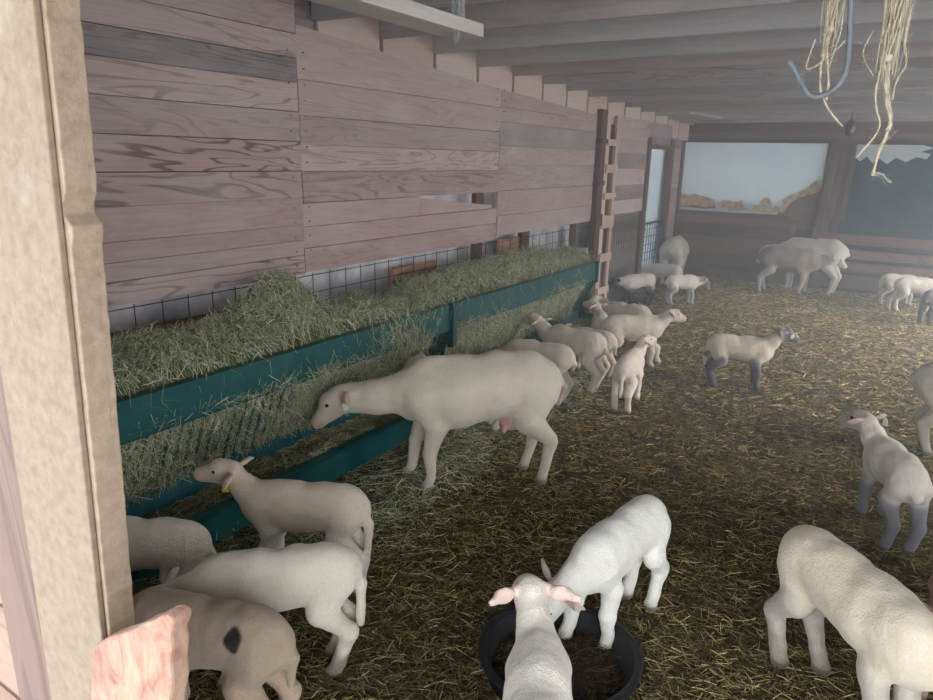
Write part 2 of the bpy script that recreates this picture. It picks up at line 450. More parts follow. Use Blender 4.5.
def jamb_material(name='rough_sawn_jamb', dim=1.0):
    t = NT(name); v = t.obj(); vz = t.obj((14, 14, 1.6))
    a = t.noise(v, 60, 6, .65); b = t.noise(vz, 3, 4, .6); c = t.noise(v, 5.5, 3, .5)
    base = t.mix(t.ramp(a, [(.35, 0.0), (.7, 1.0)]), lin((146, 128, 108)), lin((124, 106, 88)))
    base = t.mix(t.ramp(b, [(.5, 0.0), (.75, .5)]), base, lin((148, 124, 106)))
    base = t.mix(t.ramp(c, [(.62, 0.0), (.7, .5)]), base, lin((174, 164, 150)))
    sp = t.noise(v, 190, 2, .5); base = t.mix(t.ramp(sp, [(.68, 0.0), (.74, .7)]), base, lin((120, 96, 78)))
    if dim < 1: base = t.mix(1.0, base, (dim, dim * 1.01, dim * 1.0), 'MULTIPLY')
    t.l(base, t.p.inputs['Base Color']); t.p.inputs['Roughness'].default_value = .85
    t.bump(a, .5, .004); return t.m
M_JAMB_DIMMED = jamb_material('jamb_dimmed_for_light', .74)  # same jamb wood, colour darkened to offset strong daylight on outward faces
M_JAMB = jamb_material()

def broken_material():
    t = NT('split_reddish_plank'); v = t.obj((9, 9, 5)); a = t.noise(v, 1.6, 5, .65, 1.2); b = t.noise(t.obj((60, 60, 25)), 1, 4)
    base = t.ramp(a, [(.3, lin((150, 130, 106))), (.48, lin((142, 106, 88))), (.62, lin((112, 68, 54))), (.8, lin((146, 118, 92)))])
    base = t.mix(t.ramp(b, [(.4, 0.0), (.7, .35)]), base, lin((156, 140, 124)))
    t.l(base, t.p.inputs['Base Color']); t.p.inputs['Roughness'].default_value = .8; t.bump(b, .6, .004); return t.m
M_BROKEN = broken_material()

def wool_material():
    t = NT('short_wool'); at_ = t.n('ShaderNodeAttribute', attribute_name='col'); v = t.obj()
    n = t.noise(v, 9, 5, .6); f = t.noise(v, 170, 3, .6); g = t.noise(v, 60, 3, .6)
    c = t.mix(t.ramp(n, [(.48, 0.0), (.8, .4)]), at_.outputs['Color'], t.mix(1.0, at_.outputs['Color'], (.72, .64, .52), 'MULTIPLY'))
    c = t.mix(t.ramp(f, [(.3, .22), (.6, 0.0)]), c, t.mix(1.0, c, (.6, .55, .5), 'MULTIPLY'))
    t.l(c, t.p.inputs['Base Color']); t.p.inputs['Roughness'].default_value = .92; t.p.inputs['Specular IOR Level'].default_value = .15
    t.p.inputs['Sheen Weight'].default_value = .25
    t.bump(t.math('ADD', f, t.math('MULTIPLY', g, 1.2)), .55, .006); return t.m
M_WOOL = wool_material(); M_EYE = plain('eye', (24, 18, 14), .15)

def strand_material(name, rough=.75):
    t = NT(name); at_ = t.n('ShaderNodeAttribute', attribute_name='col'); t.l(at_.outputs['Color'], t.p.inputs['Base Color'])
    t.p.inputs['Roughness'].default_value = rough; t.p.inputs['Specular IOR Level'].default_value = .25; return t.m
M_STRAW = strand_material('straw_blades')
M_GREEN = plain('green_enamel', (12, 80, 80), .38, 0, .12, 6, .08, 30, .5, (34, 92, 92))
M_BLUEGREEN = plain('worn_green_enamel', (34, 96, 104), .5, 0, .2, 9, .1, 30, .4, (52, 110, 112))
M_RUBBER = plain('black_rubber', (30, 30, 36), .5, 0, .3, 20, .1)
M_WIRE = plain('rusty_wire', (96, 82, 78), .6, .3)
M_DWIRE = plain('dark_gate_wire', (70, 84, 100), .5, .3)
M_TWINE = plain('sisal_twine', (180, 168, 146), .9, 0, .25, 60, .4, 300, .2)
M_TARP = plain('white_tarp', (228, 224, 226), .5, 0, .2, 3, .3, 7, .4, (160, 160, 168))
M_SHEET = plain('bluish_white_sheet', (202, 210, 214), .55, 0, .1, 2.2, .25, 5, .4, (170, 184, 192))
def sheet_material():
    t = NT('translucent_sheeting'); v = t.obj(); a = t.noise(v, 2.2, 5, .6); c = t.mix(t.ramp(a, [(.35, 0.0), (.7, 1.0)]), (.74, .80, .83), (.66, .73, .77))
    t.l(c, t.p.inputs['Base Color']); t.p.inputs['Roughness'].default_value = .5
    tr = t.n('ShaderNodeBsdfTranslucent'); t.l(c, tr.inputs[0]); mx = t.n('ShaderNodeMixShader'); mx.inputs[0].default_value = .22
    t.l(t.p.outputs[0], mx.inputs[1]); t.l(tr.outputs[0], mx.inputs[2]); t.l(mx.outputs[0], t.out.inputs[0]); t.bump(t.noise(v, 6, 4), .3, .02); return t.m
M_SHEET = sheet_material()
M_FOAM = plain('tan_backing', (226, 202, 168), .9, 0, .3, 14, .5, 40)
M_TEAL = plain('dark_teal_tarp', (30, 74, 84), .55, 0, .5, 1.6, .5, 6, .4, (14, 34, 46))
M_HOOK = plain('galvanised_rod', (92, 98, 102), .7, .0, .2, 40)
M_LABEL = None

def floor_material():
    t = NT('straw_litter'); v = t.obj()
    a = t.noise(v, 1.1, 4, .6); b = t.noise(t.obj((30, 7, 10)), 1.6, 5, .65, 1.5); c = t.noise(t.obj((7, 34, 10)), 1.6, 5, .65, 1.5)
    m = t.math('MAXIMUM', b, c)
    base = t.ramp(m, [(.4, lin((46, 38, 28))), (.55, lin((82, 70, 48))), (.68, lin((124, 108, 72)))])
    base = t.mix(t.ramp(a, [(.4, 0.0), (.65, .6)]), base, lin((62, 52, 36)))
    t.l(base, t.p.inputs['Base Color']); t.p.inputs['Roughness'].default_value = .9; t.p.inputs['Specular IOR Level'].default_value = .2
    t.bump(m, .9, .02); return t.m
M_FLOOR = floor_material()

# ---------------------------------------------------------------- the shell
def P3(px, py, y): 
    d = CAM_R @ np.array([px - CX, py - CY, F_PX]); t = y / d[1]; return Vector((d[0] * t, y, CAM_H + d[2] * t))
XW = -3.1; YB = 11.55
def ceil_z(y): return 2.53 - .025 * (y - 3.8)       # underside of the rafters

def sn(x, y, seed=0):
    r = np.random.RandomState(seed); o = 0
    for f, a in ((1.3, 1), (2.9, .5), (6.1, .3), (13, .15)):
        for _ in range(3):
            th = r.uniform(0, 6.28); o = o + a * np.sin(x * f * math.cos(th) + y * f * math.sin(th) + r.uniform(0, 6.28))
    return o / 4

def grid_mesh(xs, ys, zf):
    X, Y = np.meshgrid(xs, ys, indexing='ij'); Z = zf(X, Y)
    V = np.stack([X, Y, Z], -1).reshape(-1, 3); nx, ny = len(xs), len(ys)
    i = np.arange(nx - 1)[:, None] * ny + np.arange(ny - 1)[None]; i = i.ravel()
    return V, np.stack([i, i + ny, i + ny + 1, i + 1], 1)

def floor_h(X, Y):
    return .012 * sn(X * 2, Y * 2, 3) + .006 * sn(X * 9, Y * 9, 4) - .004
V, Q = grid_mesh(np.linspace(-3.3, 3.2, 170), np.linspace(.3, 11.7, 300), floor_h)
tag(link('floor', np_mesh('floor', V, Q, None, True), M_FLOOR), kind='structure')
gm = MB().box((-30, -20, -.35), (30, 30, -.06)); tag(gm.build('floor_outside', plain('bounce_ground', (222, 222, 222), .9, 0, .2, 2, .3)), kind='structure')  # unseen ground outside, made bright to bounce light up to the ceiling

def planks(b, x0, x1, segs, axis='y'):
    """segs: (u0, u1, [heights], tones) rows of boards along y (or x), each a touch uneven"""
    for u0, u1, zs, tones in segs:
        for k, (z0, z1) in enumerate(zip(zs, zs[1:])):
            if isinstance(z0, tuple): continue
            j = R_.uniform(0, .005); g = .0016
            tn = tones[k] if tones else R_.random()
            c = (tn, R_.random(), R_.random())
            if axis == 'y': b.box((x0 + j, u0 + R_.uniform(0, .006), z0 + g), (x1 + j, u1 - R_.uniform(0, .006), z1 - g), c, .0015)
            else: b.box((u0, x0 - j, z0 + g), (u1, x1 - j, z1 - g), c, .0015)

w = MB(); T = .03
near = [1.086, 1.20, 1.29, 1.385, 1.545, 1.70, 1.866, 2.03, 2.19, 2.32, 2.45, 2.60, 2.84]
planks(w, XW - T, XW, [(.45, 3.05, near, [.6, .5, .5, .6, .45, .65, .5, .75, .02, .7, .6, .65])])
planks(w, XW - T, XW, [(3.05, 5.40, [1.09, 1.24, 1.37], [.55, .7]), (3.05, 4.25, [1.37, 1.51], [.6]),
                       (3.05, 5.40, [1.51, 1.695, 1.85, 2.015, 2.21], [.4, .95, .4, .7])])
planks(w, XW - T, XW, [(5.40, 7.56, [1.12, 1.30, 1.52, 1.74, 1.90, 2.10, 2.22], [.5, .55, .4, .6, .2, .5])])
# top board that follows the roof's fall, and the sloping sliver above the gap
def slope_board(y0, y1, zb0, zb1, zt0, zt1, tone, x=XW):
    w.add([(x - T, y0, zb0), (x - T, y1, zb1), (x - T, y1, zt1), (x - T, y0, zt0), (x, y0, zb0), (x, y1, zb1), (x, y1, zt1), (x, y0, zt0)],
          [(0, 1, 2, 3), (4, 7, 6, 5), (0, 4, 5, 1), (3, 2, 6, 7), (0, 3, 7, 4), (1, 5, 6, 2)], (tone, R_.random(), R_.random()))
slope_board(3.05, 5.40, 2.213, 2.213, 2.50, 2.36, .8); slope_board(5.40, 7.56, 2.222, 2.222, 2.36, 2.28, .6)
slope_board(4.25, 5.30, 1.373, 1.373, 1.50, 1.40, .7)
planks(w, XW - T, XW, [(.45, 7.56, [0.02, .2, .4, .6, .82], None), (8.16, 9.42, [1.15, 1.32, 1.5, 1.7, 1.88, 2.05, 2.2, 2.31], None), (9.42, 10.40, [1.97, 2.12, 2.30], None),
                       ])
planks(w, XW - .16 - T, XW - .16, [(10.50, 11.58, [.0, .2, .4, .6, .8, 1.0, 1.2, 1.4, 1.6, 1.8, 2.0, 2.2, 2.36], None)])
for y_ in (2.98, 3.10, 5.34, 5.46):                      # nail heads beside the joints
    for z_ in np.arange(1.14, 2.4, .087): w.box((XW - .002, y_ - .004, z_ - .004), (XW + .0075, y_ + .004, z_ + .004), (0, 0, 0))
w.box((XW - .052, .40, 1.52), (XW - .034, 7.70, 2.75), (.1, .5, .5)); w.box((XW - .052, .40, 1.12), (XW - .034, 4.1, 1.52), (.1, .5, .5)); w.box((XW - .052, 5.45, 1.14), (XW - .034, 7.7, 1.52), (.1, .5, .5)); w.box((XW - .028, 7.70, 1.9), (XW - .026, 7.95, 2.75), (.1, .5, .5)); w.box((XW - .052, 7.70, 1.18), (XW - .034, 9.42, 2.75), (.1, .5, .5)); w.box((XW - .052, 9.42, 2.0), (XW - .034, 10.42, 2.75), (.1, .5, .5)); w.box((XW - .215, 10.42, 0), (XW - .195, 11.75, 2.75), (.1, .5, .5)); w.box((XW - .20, 10.51, 0), (XW - .02, 10.53, 2.75), (.3, .5, .5)); w.box((XW - .20, 10.4, 2.36), (XW, 11.6, 2.40), (.3, .5, .5)); w.box((XW - .052, .4, 0), (XW - .034, 9.42, .8), (.1, .5, .5))  # unseen backing added to stop daylight leaking between the boards
tag(w.build('wall_left', M_WALLY), kind='structure')

bl = MB()                                                # pale blocking between the rafters on top of the wall
ry = [1.35, 1.97, 2.6, 3.22, 3.82, 4.43, 5.03, 5.62, 6.20, 6.74, 7.28, 7.85, 8.42, 9.0, 9.58, 10.16, 10.74, 11.3]
for a, c in zip(ry, ry[1:]):
    if a > 3.0: bl.box((XW - .028, a + .02, ceil_z(a) - .24), (XW - .005, c - .02, ceil_z(a) + .22), (R_.uniform(.4, 1), R_.random(), R_.random()))
o_ = bl.build('trim_1', M_PALEY); tag(o_, kind='structure')

cl = MB()
x_ = 0
for k in range(46):
    x0 = -3.2 + k * .145
    cl.add([(x0, .2, ceil_z(.2) + .19), (x0 + .14, .2, ceil_z(.2) + .19), (x0 + .14, 11.7, ceil_z(11.7) + .19), (x0, 11.7, ceil_z(11.7) + .19),
            (x0, .2, ceil_z(.2) + .21), (x0 + .14, .2, ceil_z(.2) + .21), (x0 + .14, 11.7, ceil_z(11.7) + .21), (x0, 11.7, ceil_z(11.7) + .21)],
           [(0, 1, 2, 3), (4, 7, 6, 5), (0, 4, 5, 1), (3, 2, 6, 7), (0, 3, 7, 4), (1, 5, 6, 2)], (R_.random(), R_.random(), R_.random()))
cl.box((-3.3, .1, 2.86), (3.5, 11.8, 2.90))
ceiling = tag(cl.build('ceiling', M_DECK), kind='structure')
for y_ in ry[:-1]:
    z_ = ceil_z(y_); r = MB(); r.box((-3.12, y_ - .022, z_), (3.2, y_ + .022, z_ + .185), (R_.uniform(.2, .9), R_.random(), R_.random()), .004)
    r.build('rafter', M_RAFT, ceiling, bevel=.004)

# far wall: boards, window opening, post, rails
b = MB()
planks(b, YB, YB + .03, [(-3.4, -1.17, [0, .22, .40, .66, .86, 1.0], [.2, .45, .7, .1, .65]), (-3.4, 3.2, [2.12, 2.24, 2.38, 2.5], [.6, .3, .5]),
                         (-3.2, 3.2, [2.5, 2.7], [.3])], 'x')
b.box((-3.4, YB + .032, 0), (-1.0, YB + .05, 1.04) , (.2, .3, .5)); b.box((-1.0, YB + .16, -.1), (3.2, YB + .18, .95) , (0, .3, .5)); b.box((-3.4, YB + .032, 2.11), (3.2, YB + .05, 2.85), (.2, .3, .5)); b.box((-1.16, YB + .032, 1.0), (-.80, YB + .05, 2.2), (.1, .3, .5))  # unseen backing boards, added to close gaps where daylight leaked in
tag(b.build('wall_back', M_BROWNX), kind='structure')
b = MB(); b.box((-3.26, YB - .05, 2.10), (3.2, YB, 2.16), (.1, .4, .5)); b.box((-3.26, YB - .04, .99), (-1.17, YB, 1.04), (.15, .1, .2)); b.box((-3.27, YB - .03, 0), (-3.22, YB, 2.3), (.3, .1, .2))
tag(b.build('trim_2', M_BROWNX), kind='structure')
b = MB(); b.bar((-1.20, YB - .06, 0), (-1.04, YB - .05, 2.15), .10, .09, (.5, .3, .6)); tag(b.build('trim_3', M_BROWNZ, bevel=.004), kind='structure')
b = MB(); b.bar((-.93, YB + .05, .8), (-.86, YB + .05, 2.15), .08, .05, (.1, .7, .4)); tag(b.build('trim_4', M_BROWNZ, bevel=.004), kind='structure')

wb = MB(); wb.box((-3.26, YB + .01, 1.04), (-3.21, YB + .07, 2.12), (.5, .2, .2)); wb.box((-1.17, YB + .01, 1.04), (-1.11, YB + .07, 2.12), (.5, .2, .2)); wb.box((-3.22, YB + .045, 1.04), (-1.17, YB + .07, 1.22), (.9, .5, .2)); wb.add([(x, y_, z) for y_ in (YB + .045, YB + .07) for x, z in ((-3.23, 1.2), (-3.23, 1.34), (-2.5, 1.22), (-1.8, 1.22), (-1.62, 1.34), (-1.15, 1.60), (-1.15, 1.2))], [(0, 1, 2, 3, 4, 5, 6), (13, 12, 11, 10, 9, 8, 7)] + [(i, (i + 1) % 7, 7 + (i + 1) % 7, 7 + i) for i in range(7)], (.7, .8, .2))
win = tag(wb.build('window_1', M_BROWNX), kind='structure')
def ragged(p0, p1, n, amp, seed):
    r = random.Random(seed); o = []
    for i in range(1, n):
        t = i / n; o.append((p0[0] + (p1[0] - p0[0]) * t + r.uniform(-amp, amp) * .5, p0[1] + (p1[1] - p0[1]) * t + r.uniform(-amp, amp)))
    return o
def wpt(cx_, cy_):             # a spot on the far wall, surveyed from the picture
    p = P3(600 + cx_ / 2.8, cy_ / 2.8, YB); return (max(-3.22, min(-1.14, p.x)), p.z)
EDGE = [wpt(*q) for q in [(215, 542), (250, 548), (262, 542), (280, 548), (300, 552), (318, 560), (322, 580), (335, 585), (340, 562), (360, 560), (378, 566), (395, 560), (400, 572), (412, 586), (425, 590), (430, 575), (445, 573),
                                  (448, 560), (462, 553), (474, 556), (482, 586), (490, 578), (505, 580), (514, 556), (536, 545), (560, 535), (580, 524), (600, 508), (616, 506), (632, 500), (650, 498)]]
sheet = [(-3.22, 2.12)] + EDGE + [(-1.14, 2.12)]
FE = [wpt(*q) for q in [(650, 520), (620, 528), (605, 540), (575, 548), (550, 556), (530, 572), (512, 596), (440, 598), (380, 598), (325, 592), (318, 576), (290, 580), (262, 574), (240, 578), (215, 574)]]
foam = [(x, z + .02) for x, z in EDGE] + FE
b = MB(); b.outline([(x, YB + .034, z) for x, z in foam], (0, .008, 0)); b.build('tan_backing', M_FOAM, win)
b = MB(); b.outline([(x, YB + .022, z) for x, z in sheet], (0, .006, 0)); b.build('torn_sheet', M_SHEET, win)
b = MB(); b.outline([(x, YB + .018, z) for x, z in [(-3.21, 1.05), (-3.2, 1.10), (-2.8, 1.085), (-2.6, 1.11), (-2.4, 1.08), (-2.1, 1.10), (-1.9, 1.08), (-1.72, 1.10), (-1.72, 1.05)]], (0, .006, 0)); b.build('torn_sheet', M_SHEET, win)

b = MB()                                                 # rails and boards right of the post
for z0, z1, dy in ((.70, .84, -.02), (.49, .62, .01), (.30, .44, .01), (.05, .24, .01)):
    c = (R_.uniform(.2, .7), R_.random(), R_.random()); b.box((-1.1, YB - .05 + dy, z0), (3.2, YB + dy - .01, z1), c, .002)
tag(b.build('wall_back_rails', M_BROWNX, bevel=.004), kind='structure')
b = MB(); V_, Q_ = grid_mesh(np.linspace(-1.05, 3.2, 60), np.linspace(0, 2.2, 40), lambda X, Y: YB + .12 + .02 * sn(X * 1.5, Y * 1.5, 9))
V_ = V_[:, [0, 2, 1]]; o_ = link('hanging_tarp', np_mesh('hanging_tarp', V_, Q_, None, True), M_TEAL)
sd_ = o_.modifiers.new('t', 'SOLIDIFY'); sd_.thickness = .004
tag(o_, 'dark teal tarp closing the opening beyond the back rails', 'tarp')
rp = [(-.80, 2.09), (-.83, 1.93), (-.74, 1.86), (-.66, 1.93), (-.58, 1.84), (-.50, 1.90), (-.40, 1.83), (-.30, 1.92), (-.18, 1.86), (-.06, 1.93), (.06, 1.90), (.1, 1.97), (-.02, 2.0), (.12, 2.05), (0, 2.09)]
b = MB(); b.outline([(x, YB + .10, z) for x, z in rp], (0, .004, 0)); tag(b.build('ragged_pale_patch', M_SHEET), 'ragged white patch over the dark teal tarp', 'plastic sheet')  # ragged white outline set just in front of the tarp
b = MB(); b.box((-1.50, YB - .075, .80), (-1.42, YB - .052, 1.04), (.9, .3, .3)); b.box((-1.70, YB - .075, .95), (-1.18, YB - .052, 1.0), (.3, .3, .3)); tag(b.build('trim_5', M_BROWNX), kind='structure')

# unseen right wall, kept low far along to let daylight in, front wall with the opening we look through
b = MB(); planks(b, 3.0, 3.03, [(.45, 4.9, [0, .2, .4, .6, .8, 1.0, 1.2, 1.4, 1.6, 1.8, 2.0, 2.2, 2.4, 2.6], None), (4.9, 11.5, [0, .2, .4], None)]);
tag(b.build('wall_right', M_BROWNX), kind='structure')
for k, y_ in enumerate((.5, 4.0, 7.7, 11.4)):
    b = MB(); b.box((2.98, y_ - .06, 0), (3.1, y_ + .06, 2.7)); tag(b.build('trim_%d' % (6 + k), M_BROWNZ), kind='structure')
b = MB(); planks(b, .47, .50, [(-3.3, -1.02, [0, .2, .4, .6, .8, 1.0, 1.2, 1.4, 1.6, 1.8, 2.0, 2.2, 2.4, 2.65], None), (-1.02, 3.1, [2.4, 2.65], None)], 'x')
tag(b.build('wall_front', M_BROWNX), kind='structure')
b = MB(); b.box((-4.0, -.75, 2.62), (4.0, .46, 2.66)); tag(b.build('trim_19', M_DECK), kind='structure')  # eave added out of view to cut the daylight on the jamb

# ---------------------------------------------------------------- left wall furniture
b = MB(); b.box((XW - .02, 7.56, 0), (XW + .07, 7.70, 2.34), (.2, .2, .4)); 
for z_, hh_ in ((.55, .1), (1.06, .14), (1.52, .05), (1.98, .05)): b.box((XW + .0, 7.545, z_), (XW + .085, 7.715, z_ + hh_), (.1, .3, .4))
tag(b.build('trim_10', M_BROWNZ, bevel=.006), kind='structure')

pal = empty('wooden_pallet', (XW + .06, 7.85, 0)); tag(pal, 'pale slatted pallet standing upright beside the dark post on the left wall', 'pallet')
def pb(name, a, c_, col=None):
    m = MB(); m.box((a[0] - XW - .06, a[1] - 7.85, a[2]), (c_[0] - XW - .06, c_[1] - 7.85, c_[2]), col, .003); return m.build(name, M_PALEZ, pal, bevel=.003)
pb('stringer', (XW + .012, 7.75, .0), (XW + .05, 7.86, 2.26), (.9, .3, .3)); pb('stringer', (XW + .012, 8.06, .0), (XW + .05, 8.15, 2.30), (.7, .6, .8))
for z_, h_ in ((.22, .09), (.62, .10), (1.02, .15), (1.36, .07), (1.66, .09), (1.96, .07)): pb('slat', (XW + .05, 7.76, z_), (XW + .075, 8.12, z_ + h_), (.8, R_.random(), .5))
m = MB(); m.box((-.055, -.06, 0), (-.049, .25, 2.2), (0, .5, .9)); m.build('backing_board', M_BROWNZ, pal)

def wire_grid(name, x, y0, y1, z0, z1, sy, sz, r, mat, label, wob=.0, frame=False):
    root = empty(name, (x, (y0 + y1) / 2, z0)); tag(root, label, 'wire fence')
    b = MB(); ym = (y0 + y1) / 2
    for y_ in np.arange(y0, y1 + .001, sy): b.tube([(R_.uniform(-wob, wob), y_ - ym, 0), (R_.uniform(-wob, wob), y_ - ym, (z1 - z0) / 2), (0, y_ - ym, z1 - z0)], r, 6)
    for z_ in np.arange(z0, z1 + .001, sz): b.tube([(.004, y0 - ym, z_ - z0), (.004 + R_.uniform(-wob, wob), 0, z_ - z0 + R_.uniform(-wob, wob)), (.004, y1 - ym, z_ - z0)], r, 6)
    b.build('mesh_panel', mat, root)
    if frame:
        f = MB(); f.tube([(0, y0 - ym, z1 - z0), (0, y1 - ym, z1 - z0)], .014, 8); f.tube([(0, y0 - ym, 0), (0, y1 - ym, 0)], .014, 8)
        f.tube([(0, y0 - ym, 0), (0, y0 - ym, z1 - z0)], .014, 8); f.tube([(0, y1 - ym, 0), (0, y1 - ym, z1 - z0)], .014, 8); f.build('gate_frame', mat, root)
    return root
wire_grid('wire_fence', XW + .012, 1.0, 7.5, .30, 1.085, .15, .11, .0028, M_WIRE, 'rusty wire panel under the boards behind the green feeder', .004)
wire_grid('wire_fence', XW + .035, 8.02, 9.30, .06, 1.12, .09, .09, .0026, M_WIRE, 'wire panel over grey boards between pallet and doorway')
wire_grid('wire_gate', XW - .02, 9.50, 10.34, .10, .95, .11, .11, .006, M_DWIRE, 'blue-grey wire gate across the bottom of the side doorway', 0, True)
b = MB(); planks(b, XW - .06, XW - .03, [(7.7, 9.45, [0, .14, .3, .45, .6, .75, .9, 1.04, 1.16], None)]); tag(b.build('trim_11', M_GREY), kind='structure')
b = MB(); b.box((XW - .05, 9.34, 0), (XW + .03, 9.46, 2.1), (.4, .3, .3)); b.box((XW - .05, 10.38, 0), (XW + .03, 10.52, 2.1), (.4, .6, .3)); b.box((XW - .05, 9.46, 1.96), (XW + .02, 10.4, 2.02), (.2, .6, .3))
tag(b.build('door_1', M_BROWNZ, bevel=.004), kind='structure')
V_, Q_ = grid_mesh(np.linspace(9.36, 10.75, 30), np.linspace(0.0, 2.0, 40), lambda X, Y: XW - .10 + .012 * sn(X * 3, Y * 2, 5)); V_ = V_[:, [2, 0, 1]]
o_ = link('plastic_curtain', np_mesh('plastic_curtain', V_, Q_, None, True), M_SHEET); s_ = o_.modifiers.new('t', 'SOLIDIFY'); s_.thickness = .003
tag(o_, 'pale bluish plastic sheet filling the narrow side doorway', 'plastic sheet')
V_, Q_ = grid_mesh(np.linspace(.8, 9.3, 150), np.linspace(-.01, 1.75, 30), lambda X, Y: XW - .16 + .02 * sn(X * 3, Y * 3, 6)); V_ = V_[:, [2, 0, 1]]
o_ = link('white_tarp', np_mesh('white_tarp', V_, Q_, None, True), M_TARP); s_ = o_.modifiers.new('t', 'SOLIDIFY'); s_.thickness = .003
tag(o_, 'wrinkled whitish tarp showing through the wire under the left wall boards', 'tarp')
b = MB(); b.box((XW - .03, .9, .80), (XW + .012, 2.75, .955), (.6, .3, .9)); tag(b.build('trim_12', wood('red_board', 'y', (120, 76, 60), (146, 98, 80), (168, 122, 100), .4)), kind='structure')
b = MB()
for y_, w_ in ((5.05, .12), (5.9, .16), (7.1, .1)): b.box((XW - .05, y_, .3), (XW - .005, y_ + w_, 1.6), (.3, R_.random(), .9))
tag(b.build('trim_13', M_BROWNZ), kind='structure')
b = MB(); b.box((XW - .05, 5.5, .85), (XW - .02, 5.88, 1.08), (.9, .4, .9)); b.box((XW - .05, 3.95, .70), (XW - .02, 4.5, 1.0), (.6, .4, .9))
tag(b.build('trim_14', wood('orange_board', 'y', (150, 116, 98), (178, 142, 120), (196, 160, 136), .4)), kind='structure')

# ---------------------------------------------------------------- the doorway we look through: jamb boards and a broken plank
def jb(name, pts, y0, y1, c=None, mat=None):
    b = MB(); b.outline([(x, y0, z) for x, z in pts], (0, y1 - y0, 0), c); return tag(b.build(name, mat or M_JAMB, bevel=.002), kind='structure')
r = random.Random(4)
rt = [(-.783 - (2.0 - z) * .055 - .004 * math.sin(z * 3) + r.uniform(-.0012, .0012) - (.008 if 1.725 < z < 1.745 else 0) + (.005 if 1.70 < z < 1.722 else 0), z) for z in np.arange(0, 2.33, .012)]
jb('trim_15', [(-.90, 2.3), (-1.0, 0)] + rt, .422, .46)
jb('trim_16', [(-.97, 2.3), (-1.04, 0), (-.897, 0), (-.770, 2.3)], .413, .4215, None, M_JAMB_DIMMED)
jb('trim_17', [(-1.15, 2.3), (-1.15, 1.72), (-1.03, 1.70), (-1.005, 1.72), (-.99, 1.78), (-.985, 2.3)], .395, .43, None, M_JAMB_DIMMED)
jb('trim_18', [(-1.17, 1.60), (-1.17, 0), (-.99, 0), (-.992, 1.60)], .43, .46, (.9, .4, .5), wood('jamb_side', 'z', (84, 68, 60), (100, 84, 76), (116, 98, 90), .3))
pk = [P3(a, c, .395) for a, c in [(95, 790), (96, 690), (97, 655), (101, 641), (112, 635), (124, 631), (135, 628), (146, 621), (155, 618), (161, 616), (166, 612), (173, 611), (178, 614), (180, 622), (176, 632), (178, 645), (176, 662), (178, 680), (174, 700), (173, 790)]]
b = MB(); b.outline([(p.x + .71, 0, p.z - 1.0) for p in pk], (0, .026, 0))
o_ = b.build('broken_plank', M_BROKEN, bevel=.004); o_.location = (-.71, .387, 1.0)
tag(o_, 'short reddish plank with a splintered top nailed to the doorway jamb', 'plank')

# ---------------------------------------------------------------- overhead: loose beam, rag, twine, hook, cable
bx, by, bz = -1.62, 2.66, 2.30
root = empty('loose_beam', (bx, by, bz)); tag(root, 'pale loose beam end hanging under the rafters at top left', 'beam')
b = MB(); b.box((-.15, -2.0, -.02), (0, 0, .03), (.8, .3, .3), .002); b.build('plank', M_BEAM, root, bevel=.003)
b = MB(); b.bar((-.06, -1.0, .04), (-.06, -1.0, .30), .05, .02, (.2, .2, .2)); b.bar((-.06, -.1, .04), (-.06, -.1, .25), .05, .02, (.2, .2, .2)); b.build('hanger', M_BEAM, root)
b = MB()
for k in range(26):
    x0 = R_.uniform(-.035, .035); z0 = .13; p = []
    for i in range(7): p.append((-.04 + x0 * .6 * (1 - i * .1) + R_.uniform(-.006, .006), -.16 + R_.uniform(-.012, .012) - .0 * i, z0 - i * .024 * (1 + .25 * R_.random())))
    b.tube(p, [.006, .007, .008, .008, .006, .004, .002], 5)
o_ = b.build('frayed_rag', plain('grey_rag', (150, 152, 150), .9, 0, .2, 40), None, True, origin=None); o_.location = (bx + .01, by, bz - .02)
tag(o_, 'frayed grey rag looped over the end of the loose beam', 'rag')

